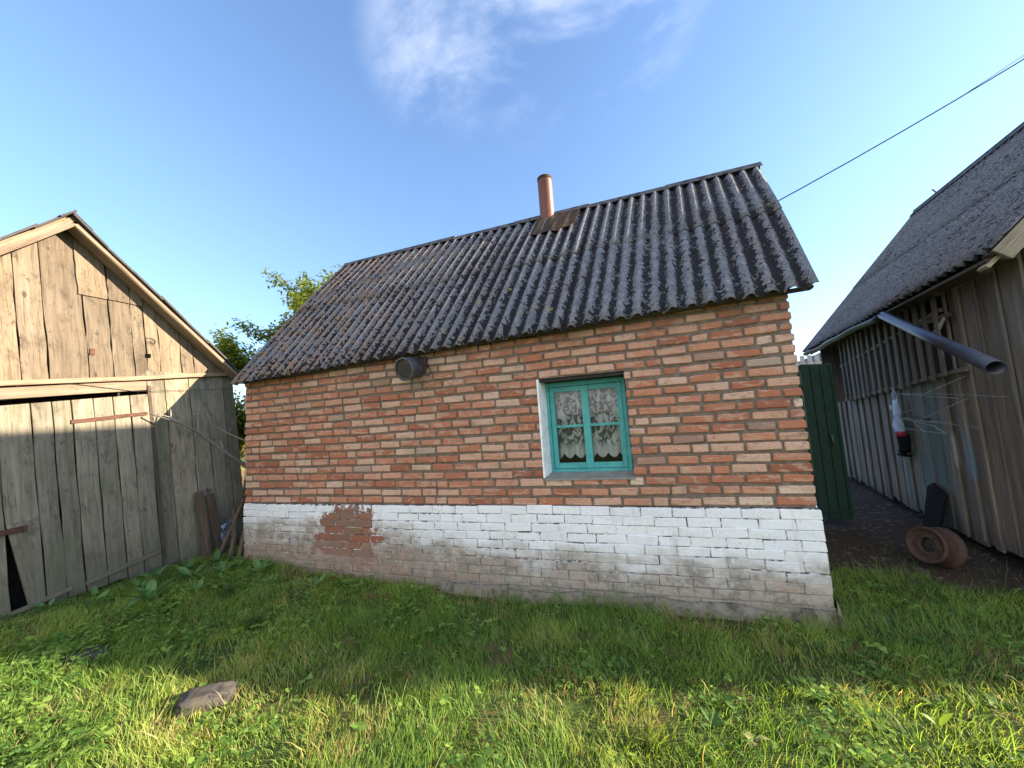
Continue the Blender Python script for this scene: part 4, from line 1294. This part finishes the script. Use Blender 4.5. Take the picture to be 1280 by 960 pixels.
# ------------------------------------------------------------------ grass and weeds
def occupied(x, y):
    house = (y > -.03) & (y < 3.2) & (x > -.02 + GY * y) & (x < L + .02 + GY * y)
    shed = (x < -.95 + .08 * (y + 1.47) + .0) & (x > -5.2) & (y < .42) & (y > -3.0)
    barn = (x > 8.0 + .17 * (y - 1) - .02) & (y > .4)
    return house | shed | barn


def vnoise(x, y, s, seed):
    r = np.random.default_rng(seed); G = r.random((64, 64))
    u, v = x / s + 17.3, y / s + 9.1
    i, j = np.floor(u).astype(int), np.floor(v).astype(int); a, b = u - i, v - j
    a = a * a * (3 - 2 * a); b = b * b * (3 - 2 * b)
    f = lambda p, q: G[p % 64, q % 64]
    return (f(i, j) * (1 - a) + f(i + 1, j) * a) * (1 - b) + (f(i, j + 1) * (1 - a) + f(i + 1, j + 1) * a) * b


def blades(name, mat, pos, hgt, wid, tipx, tipy, col):
    """curved blades of three segments; col = per-blade RGB"""
    N = len(pos)
    ang = rng.normal(.85, .75, N)
    sx, sy = np.cos(ang), np.sin(ang)
    vs = np.zeros((N, 7, 3))
    for k, (t, w) in enumerate(((0, 1.0), (.4, .95), (.75, .65))):
        cx_ = pos[:, 0] + tipx * t * t; cy_ = pos[:, 1] + tipy * t * t
        ln2 = np.sqrt(tipx ** 2 + tipy ** 2)
        cz_ = pos[:, 2] + np.sqrt(np.maximum((hgt ** 2 - (ln2 * t) ** 2 * .6), hgt ** 2 * .15)) * t
        for q, s in enumerate((-1, 1)):
            vs[:, k * 2 + q, 0] = cx_ + s * sx * wid * w * .5; vs[:, k * 2 + q, 1] = cy_ + s * sy * wid * w * .5; vs[:, k * 2 + q, 2] = cz_
    ln2 = np.sqrt(tipx ** 2 + tipy ** 2)
    vs[:, 6, 0] = pos[:, 0] + tipx; vs[:, 6, 1] = pos[:, 1] + tipy; vs[:, 6, 2] = pos[:, 2] + np.sqrt(np.maximum(hgt ** 2 - ln2 ** 2 * .75, hgt ** 2 * .12))
    b = (np.arange(N) * 7)[:, None]
    q1 = b + np.array([[0, 1, 3, 2]]); q2 = b + np.array([[2, 3, 5, 4]]); t3 = b + np.array([[4, 5, 6]])
    loops = np.concatenate([q1, q2, t3], 1).ravel()
    ls = (np.arange(N) * 11)[:, None] + np.array([[0, 4, 8]])
    me = bpy.data.meshes.new(name)
    me.vertices.add(N * 7); me.vertices.foreach_set('co', vs.ravel())
    me.loops.add(len(loops)); me.loops.foreach_set('vertex_index', loops.astype(np.int32))
    me.polygons.add(N * 3); me.polygons.foreach_set('loop_start', ls.ravel().astype(np.int32))
    me.update(calc_edges=True)
    at = me.attributes.new('tint', 'FLOAT_COLOR', 'POINT')
    c = np.ones((N, 7, 4)); c[:, :, :3] = col[:, None, :]
    at.data.foreach_set('color', c.ravel())
    me.shade_smooth()
    me.materials.append(mat)
    ob = bpy.data.objects.new(name, me); COL.objects.link(ob)
    return ob


def make_grass():
    t = NT('grass_blade'); c = t.attr('tint', 'Color')
    b = t.n('ShaderNodeBsdfPrincipled'); t.val(b.inputs['Base Color'], c); b.inputs['Roughness'].default_value = .5; b.inputs['Specular IOR Level'].default_value = .3
    tr = t.n('ShaderNodeBsdfTranslucent'); t.val(tr.inputs[0], t.mix(1.0, c, (1.2, 1.2, .45), 'MULTIPLY'))
    mx = t.n('ShaderNodeMixShader'); mx.inputs[0].default_value = .52
    t.link(b.outputs[0], mx.inputs[1]); t.link(tr.outputs[0], mx.inputs[2]); t.link(mx.outputs[0], t.out.inputs[0])
    return t.m


M['grass'] = make_grass()


def grass_field():
    # denser where the camera looks closely
    N = 370000
    x = rng.uniform(-2.2, 9.2, N); y = rng.uniform(-3.6, 1.9, N)
    n1 = vnoise(x, y, .55, 1); n2 = vnoise(x, y, .22, 2); n3 = vnoise(x, y, 1.3, 3)
    keep = ~occupied(x, y)
    dens = .30 + .95 * n2 + .25 * n1
    dens = np.where(n1 > .80, dens * .45, dens)
    for (px, py, r, k) in ((1.6, -1.45, .20, .1), (3.83, -.82, .22, .35), (2.0, -1.72, .13, .1), (.7, -1.7, .16, .1), (4.5, -1.25, .18, .4), (3.0, -1.42, .17, .25), (3.9, -1.32, .15, .25), (4.95, -1.12, .17, .3), (2.55, -1.62, .14, .3), (5.6, -1.0, .15, .3), (1.3, -.55, .15, .4), (5.6, -.62, .18, .3)):
        d = np.hypot(x - px, y - py); dens *= np.where(d < r, k, 1)
    edge = 1.0 + .35 * (vnoise(x, y, .4, 7) - .5) * 2
    dirt = (x > 6.25) & (y > edge - .45 * sst(6.9, 7.6, x))
    dens = np.where(dirt, .03, dens)
    keep &= rng.random(N) < dens
    x, y, n1, n2, n3 = x[keep], y[keep], n1[keep], n2[keep], n3[keep]
    N = len(x)
    z = gz(x, y) - .01
    clump = vnoise(x, y, .16, 5)
    h = (.035 + .055 * clump ** 1.5 + .02 * n3) * rng.uniform(.55, 1.35, N)
    tall = rng.random(N) < .035
    h = np.where(tall, h * rng.uniform(1.3, 2.0, N), h)
    c2 = vnoise(x, y, .34, 21)
    longg = (c2 > .66) & (rng.random(N) < .10)
    h = np.where(longg, rng.uniform(.10, .19, N), h)
    nearwall = (np.abs(y) < .12) & (x > 0) & (x < 6.2)
    h = np.where(nearwall, h * (.8 + 1.5 * vnoise(x, y, .12, 9)), h)
    w = rng.uniform(.0022, .0048, N)
    a = rng.normal(0, 1, N) * 1.2 + vnoise(x, y, .3, 8) * 9
    ben = h * rng.uniform(.25, .85, N)
    tx, ty = np.cos(a) * ben, np.sin(a) * ben
    g = rng.random(N)[:, None]; m = np.clip(n1 * .35 + clump * .15 + rng.normal(0, .12, N), 0, 1)[:, None]
    dark = np.array([.085, .205, .048]); mid = np.array([.19, .36, .075]); yel = np.array([.55, .60, .14]); dry = np.array([.52, .41, .21])
    c = dark * (1 - g) + mid * g
    m = np.clip(m + .45 * sst(.4, .8, vnoise(x, y, .6, 31))[:, None], 0, 1.2)
    c = c * (1 - m * .6) + yel * m * .6
    isdry = (rng.random(N) < (.05 + .25 * (n1 > .66)))[:, None]
    c = np.where(isdry, dry * rng.uniform(.6, 1.15, (N, 1)), c)
    ob = blades('grass', M['grass'], np.stack([x, y, z], 1), h, w, tx, ty, c)
    tag(ob, 'short uneven lawn grass in front of the brick house', 'grass', kind='stuff')


grass_field()


def clover():
    """clover and small broad leaves mixed through the lawn"""
    N = 42000
    x = rng.uniform(-1.6, 8.2, N); y = rng.uniform(-3.0, 1.0, N)
    n = vnoise(x, y, .45, 11)
    left = sst(3.2, .2, x) * .55
    p = sst(.5, .8, n) * .32 + left * sst(.3, .7, n) + .03
    k = (rng.random(N) < p) & ~occupied(x, y) & ~((x > 6.3) & (y > .7))
    x, y = x[k], y[k]; N = len(x)
    z = gz(x, y) + rng.uniform(.025, .075, N)
    vs = []; fs = []; tint = []
    s = rng.uniform(.007, .016, N) * np.where(rng.random(N) < .12, 2.0, 1)
    a0 = rng.uniform(0, 2 * PI, N)
    V_ = np.zeros((N, 3, 4, 3))
    for q in range(3):
        a = a0 + q * 2 * PI / 3 + rng.normal(0, .15, N)
        tx = rng.normal(0, .35, N)
        dx, dy = np.cos(a), np.sin(a)
        for i, (u, v) in enumerate(((0, 0), (.55, -.5), (1.05, 0), (.55, .5))):
            V_[:, q, i, 0] = x + s * 1.7 * (dx * u - dy * v); V_[:, q, i, 1] = y + s * 1.7 * (dy * u + dx * v)
            V_[:, q, i, 2] = z + s * (tx * u * 1.2 + (.35 if v else 0) * abs(v)) + s * rng.normal(0, .35, N) * (abs(v) + u * .4)
    vv = V_.reshape(-1, 3); F = N * 3
    me = bpy.data.meshes.new('clover')
    me.vertices.add(len(vv)); me.vertices.foreach_set('co', vv.ravel())
    me.loops.add(F * 4); me.loops.foreach_set('vertex_index', np.arange(F * 4, dtype=np.int32))
    me.polygons.add(F); me.polygons.foreach_set('loop_start', (np.arange(F) * 4).astype(np.int32))
    me.update(calc_edges=True)
    g = rng.random((N, 1)); c = np.array([.08, .20, .045]) * (1 - g) + np.array([.30, .46, .10]) * g
    cc = np.ones((N, 12, 4)); cc[:, :, :3] = c[:, None, :]
    at = me.attributes.new('tint', 'FLOAT_COLOR', 'POINT'); at.data.foreach_set('color', cc.ravel())
    me.materials.append(M['grass'])
    ob = bpy.data.objects.new('clover', me); COL.objects.link(ob)
    tag(ob, 'clover and small broad leaves spread through the lawn', 'ground cover', kind='stuff')


clover()


def weed_mesh(mb, c, n, ln, wd, up=.7, seed=0):
    random.seed(seed)
    c = V(c)
    for i in range(n):
        a = 2 * PI * i / n + random.uniform(-.4, .4)
        e = up * random.uniform(.5, 1.25)
        d = V((math.cos(a), math.sin(a), e)).normalized()
        sd = V((-math.sin(a), math.cos(a), random.uniform(-.3, .3)))
        l = ln * random.uniform(.65, 1.15)
        b = c + d * l * .18
        mb.tube([c, b], .003, 4, False)
        mb.leaf(b, d, sd, l, wd * l / ln * random.uniform(.8, 1.15), random.uniform(.2, .55), 6, random.random(), .14)


# broadleaf weeds too many to count: one mass along the shed foot and in the shade
mb = MB()
random.seed(5)
spots = []
for i in range(150):
    if i < 90: x, y = random.uniform(-.75, 2.6), random.uniform(-1.55, -.06)
    elif i < 125: x, y = random.uniform(5.6, 7.6), random.uniform(-1.1, .75)
    else: x, y = random.uniform(2.4, 6.0), random.uniform(-1.3, -.2)
    if occupied(np.array([x]), np.array([y]))[0]: continue
    spots.append((x, y))
for i, (x, y) in enumerate(spots):
    weed_mesh(mb, (x, y, float(gz(x, y))), random.randint(3, 6), random.uniform(.05, .10), random.uniform(.022, .04), .8, 100 + i)
tag(mb.build('broadleaf_weeds', M['weed'], None), 'low broad-leaved weeds through the shaded grass', 'weeds', kind='stuff')
# standout plants, one thing each
protos = []
for k in range(3):
    mb = MB(); weed_mesh(mb, (0, 0, 0), 5 + k, .20 + .02 * k, .065, 1.3, 40 + k)
    protos.append(mb)
big = [(-.62, -1.10, 0), (-.36, -.86, 1), (-.10, -.52, 2), (.12, -.35, 0), (.35, -.75, 1), (-.55, -.62, 2), (-.32, -.12, 0), (.62, -.28, 1), (-.70, -1.40, 2), (-.30, -1.25, 0), (-.45, -.38, 1), (.10, -1.0, 2), (.95, -.45, 0), (1.45, -.30, 1), (-.10, -.9, 1)]
first = {}
for i, (x, y, k) in enumerate(big):
    z = float(gz(x, y))
    if k not in first:
        ob = protos[k].build('dock_plant', M['dock'], None, root_loc=(0, 0, 0)); first[k] = ob
    else:
        ob = first[k].copy(); COL.objects.link(ob)
    ob.location = (x, y, z); ob.rotation_euler = (0, 0, i * 1.3); s = .8 + .12 * (i % 4); ob.scale = (s, s, s)
    tag(ob, 'broad-leaved green dock plant in the shaded grass along the plank shed', 'plant', 'dock plants along the plank shed')
mb = MB(); c = V((6.12, -.98, float(gz(6.1, -1.0))))
mb.leaf(c + UP * .05, V((.75, .1, .85)), V((-.2, 1, 0)), .11, .03, .15, 6, .8); mb.leaf(c + UP * .05, V((.05, -.1, 1)), V((.8, .5, 0)), .10, .028, .1, 6, .9)
mb.leaf(c + UP * .04, V((-.6, .2, .8)), V((.3, 1, 0)), .10, .035, .3, 6, .6); mb.tube([c, c + UP * .06], .004, 5)
tag(mb.build('tall_weed', M['brightweed'], None, root_loc=c), 'bright yellow-green weed with two upright leaves in sunlit grass, lower right', 'plant')
mb = MB(); c = V((5.25, -1.22, float(gz(5.25, -1.22)))); weed_mesh(mb, c, 5, .075, .042, .8, 77)
tag(mb.build('pale_weed', M['paleleaf'], None, root_loc=c), 'pale withered broad-leaved plant in the sunlit strip below the plinth', 'plant')


def tuft(c, n, h, col, label, seed):
    r = np.random.default_rng(seed)
    pos = np.stack([c[0] + r.normal(0, .03, n), c[1] + r.normal(0, .03, n), np.full(n, float(gz(c[0], c[1])) - .01)], 1)
    hh = h * r.uniform(.6, 1.1, n); a = r.uniform(0, 2 * PI, n); be = hh * r.uniform(.4, 1.0, n)
    cc = np.array(col)[None, :] * r.uniform(.7, 1.2, (n, 1))
    pos2 = pos - np.array([c[0], c[1], 0])
    ob = blades('grass_tuft', M['grass'], pos2, hh, r.uniform(.004, .007, n), np.cos(a) * be, np.sin(a) * be, cc)
    ob.location = (c[0], c[1], 0)
    tag(ob, label, 'grass tuft')
tuft((3.12, -1.24), 46, .20, (.15, .21, .055), 'tall arching pale grass tuft on the edge of the sunlit strip', 1)
tuft((.75, -.72), 90, .20, (.055, .11, .03), 'long dark green grass tuft in the shade beyond the stone', 2)
tuft((1.55, -1.05), 70, .17, (.06, .115, .03), 'arching green grass tuft just behind the grey stone block', 3)
tuft((5.7, -.35), 60, .16, (.06, .12, .032), 'loose grass tuft close in front of the white plinth near its right end', 4)
tuft((4.75, -1.35), 60, .19, (.17, .22, .055), 'bent yellow-green grass tuft in the middle of the sunlit strip', 5)

# ------------------------------------------------------------------ camera
cam_d = bpy.data.cameras.new('camera'); cam = bpy.data.objects.new('camera', cam_d); COL.objects.link(cam)
yaw, pit, rol = math.radians(-17.82762), math.radians(5.1913), math.radians(-3.95306)
f = V((math.sin(yaw) * math.cos(pit), math.cos(yaw) * math.cos(pit), math.sin(pit)))
r = V((math.cos(yaw), -math.sin(yaw), 0)); u = r.cross(f)
r2 = r * math.cos(rol) + u * math.sin(rol); u2 = u * math.cos(rol) - r * math.sin(rol)
mw = Matrix((r2, u2, -f)).transposed().to_4x4(); mw.translation = V((4.8198, -3.4912, 1.6789))
cam.matrix_world = mw
cam_d.sensor_width = 36; cam_d.lens = 36 * 458.869 / 1280
cam_d.clip_start = .05; cam_d.clip_end = 2000
SC.camera = cam

# ------------------------------------------------------------------ light
SUN_E, SUN_A = math.radians(16.5), math.radians(12.0)       # elevation; direction towards the sun from +x to +y
sd = V((math.cos(SUN_E) * math.cos(SUN_A), math.cos(SUN_E) * math.sin(SUN_A), math.sin(SUN_E)))
ld = bpy.data.lights.new('sun', 'SUN'); ld.energy = 5.0; ld.angle = math.radians(.53); ld.color = (1.0, .81, .59)
lo = bpy.data.objects.new('sun', ld); COL.objects.link(lo); lo.rotation_euler = sd.to_track_quat('Z', 'Y').to_euler(); lo.location = (12, 2, 8)

w = bpy.data.worlds.new('World'); SC.world = w; w.use_nodes = True
nt = w.node_tree; nt.nodes.clear()
def wn(t, **k):
    x = nt.nodes.new(t)
    for a, b in k.items(): setattr(x, a, b)
    return x
out = wn('ShaderNodeOutputWorld'); bg = wn('ShaderNodeBackground'); sky = wn('ShaderNodeTexSky')
sky.sky_type = 'NISHITA'; sky.sun_disc = False
sky.sun_elevation = SUN_E; sky.sun_rotation = PI / 2 - SUN_A
sky.air_density = 1.0; sky.dust_density = .5; sky.ozone_density = 2.2
tc = wn('ShaderNodeTexCoord')
# wispy cirrus high over the house, and an unseen white cloud mass added behind the viewer as fill light
mp = wn('ShaderNodeMapping'); mp.inputs[3].default_value = (2.0, 3.4, 5.0); mp.inputs[2].default_value = (.2, .5, .3)
nz = wn('ShaderNodeTexNoise'); nz.inputs['Scale'].default_value = 1.6; nz.inputs['Detail'].default_value = 9; nz.inputs['Roughness'].default_value = .58; nz.inputs['Distortion'].default_value = .25
nt.links.new(tc.outputs['Generated'], mp.inputs[0]); nt.links.new(mp.outputs[0], nz.inputs['Vector'])
def wdot(vec, a, b):
    d = wn('ShaderNodeVectorMath', operation='DOT_PRODUCT'); d.inputs[1].default_value = V(vec).normalized(); nt.links.new(tc.outputs['Generated'], d.inputs[0])
    m = wn('ShaderNodeMapRange', clamp=True, interpolation_type='SMOOTHSTEP'); m.inputs[1].default_value = a; m.inputs[2].default_value = b
    nt.links.new(d.outputs['Value'], m.inputs[0]); return m.outputs[0]
def wmath(op, a, b):
    x = wn('ShaderNodeMath', operation=op, use_clamp=True)
    for i, v in enumerate((a, b)):
        if isinstance(v, bpy.types.NodeSocket): nt.links.new(v, x.inputs[i])
        else: x.inputs[i].default_value = v
    return x.outputs[0]
def wstep(v, a, b):
    m = wn('ShaderNodeMapRange', clamp=True, interpolation_type='SMOOTHSTEP'); m.inputs[1].default_value = a; m.inputs[2].default_value = b
    nt.links.new(v, m.inputs[0]); return m.outputs[0]
wa = wmath('MAXIMUM', wdot((-.10, .645, .765), .974, 1.0), wdot((.03, .66, .76), .98, 1.0)); wb = wdot((-.30, .61, .735), .985, 1.0)
wisp = wmath('MULTIPLY', wstep(nz.outputs['Fac'], .42, .74), wmath('MAXIMUM', wa, wmath('MULTIPLY', wb, .8)))
fill_bank = wmath('MULTIPLY', wstep(nz.outputs['Fac'], .25, .55), wdot((-.1, -.96, .22), .35, .85))
def wmix(f, a, b, blend='MIX'):
    x = wn('ShaderNodeMix', data_type='RGBA', blend_type=blend)
    for s, v in ((x.inputs[0], f), (x.inputs[6], a), (x.inputs[7], b)):
        if isinstance(v, bpy.types.NodeSocket): nt.links.new(v, s)
        else: s.default_value = v
    return x.outputs[2]
tintd = wmix(1.0, sky.outputs[0], (1.0, 1.045, 1.13, 1), 'MULTIPLY')
tintd = wmix(wmath('SUBTRACT', 1.0, wdot((0, 0, 1), -.02, .6)), tintd, wmix(1.0, tintd, (.75, .72, .80, 1), 'MULTIPLY'))
c = wmix(wmath('MULTIPLY', wisp, .48), tintd, (4.2, 4.3, 4.9, 1))
c = wmix(wmath('MULTIPLY', fill_bank, .9), c, (5.6, 5.4, 5.3, 1))
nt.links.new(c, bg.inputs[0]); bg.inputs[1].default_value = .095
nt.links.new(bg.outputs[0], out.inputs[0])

SC.view_settings.view_transform = 'Standard'; SC.view_settings.look = 'None'; SC.view_settings.exposure = 2.04; SC.view_settings.gamma = 1
SC.view_settings.use_curve_mapping = False
SC.render.engine = 'CYCLES'
SC.cycles.max_bounces = 8; SC.cycles.transparent_max_bounces = 12
SC.cycles.use_denoising = True
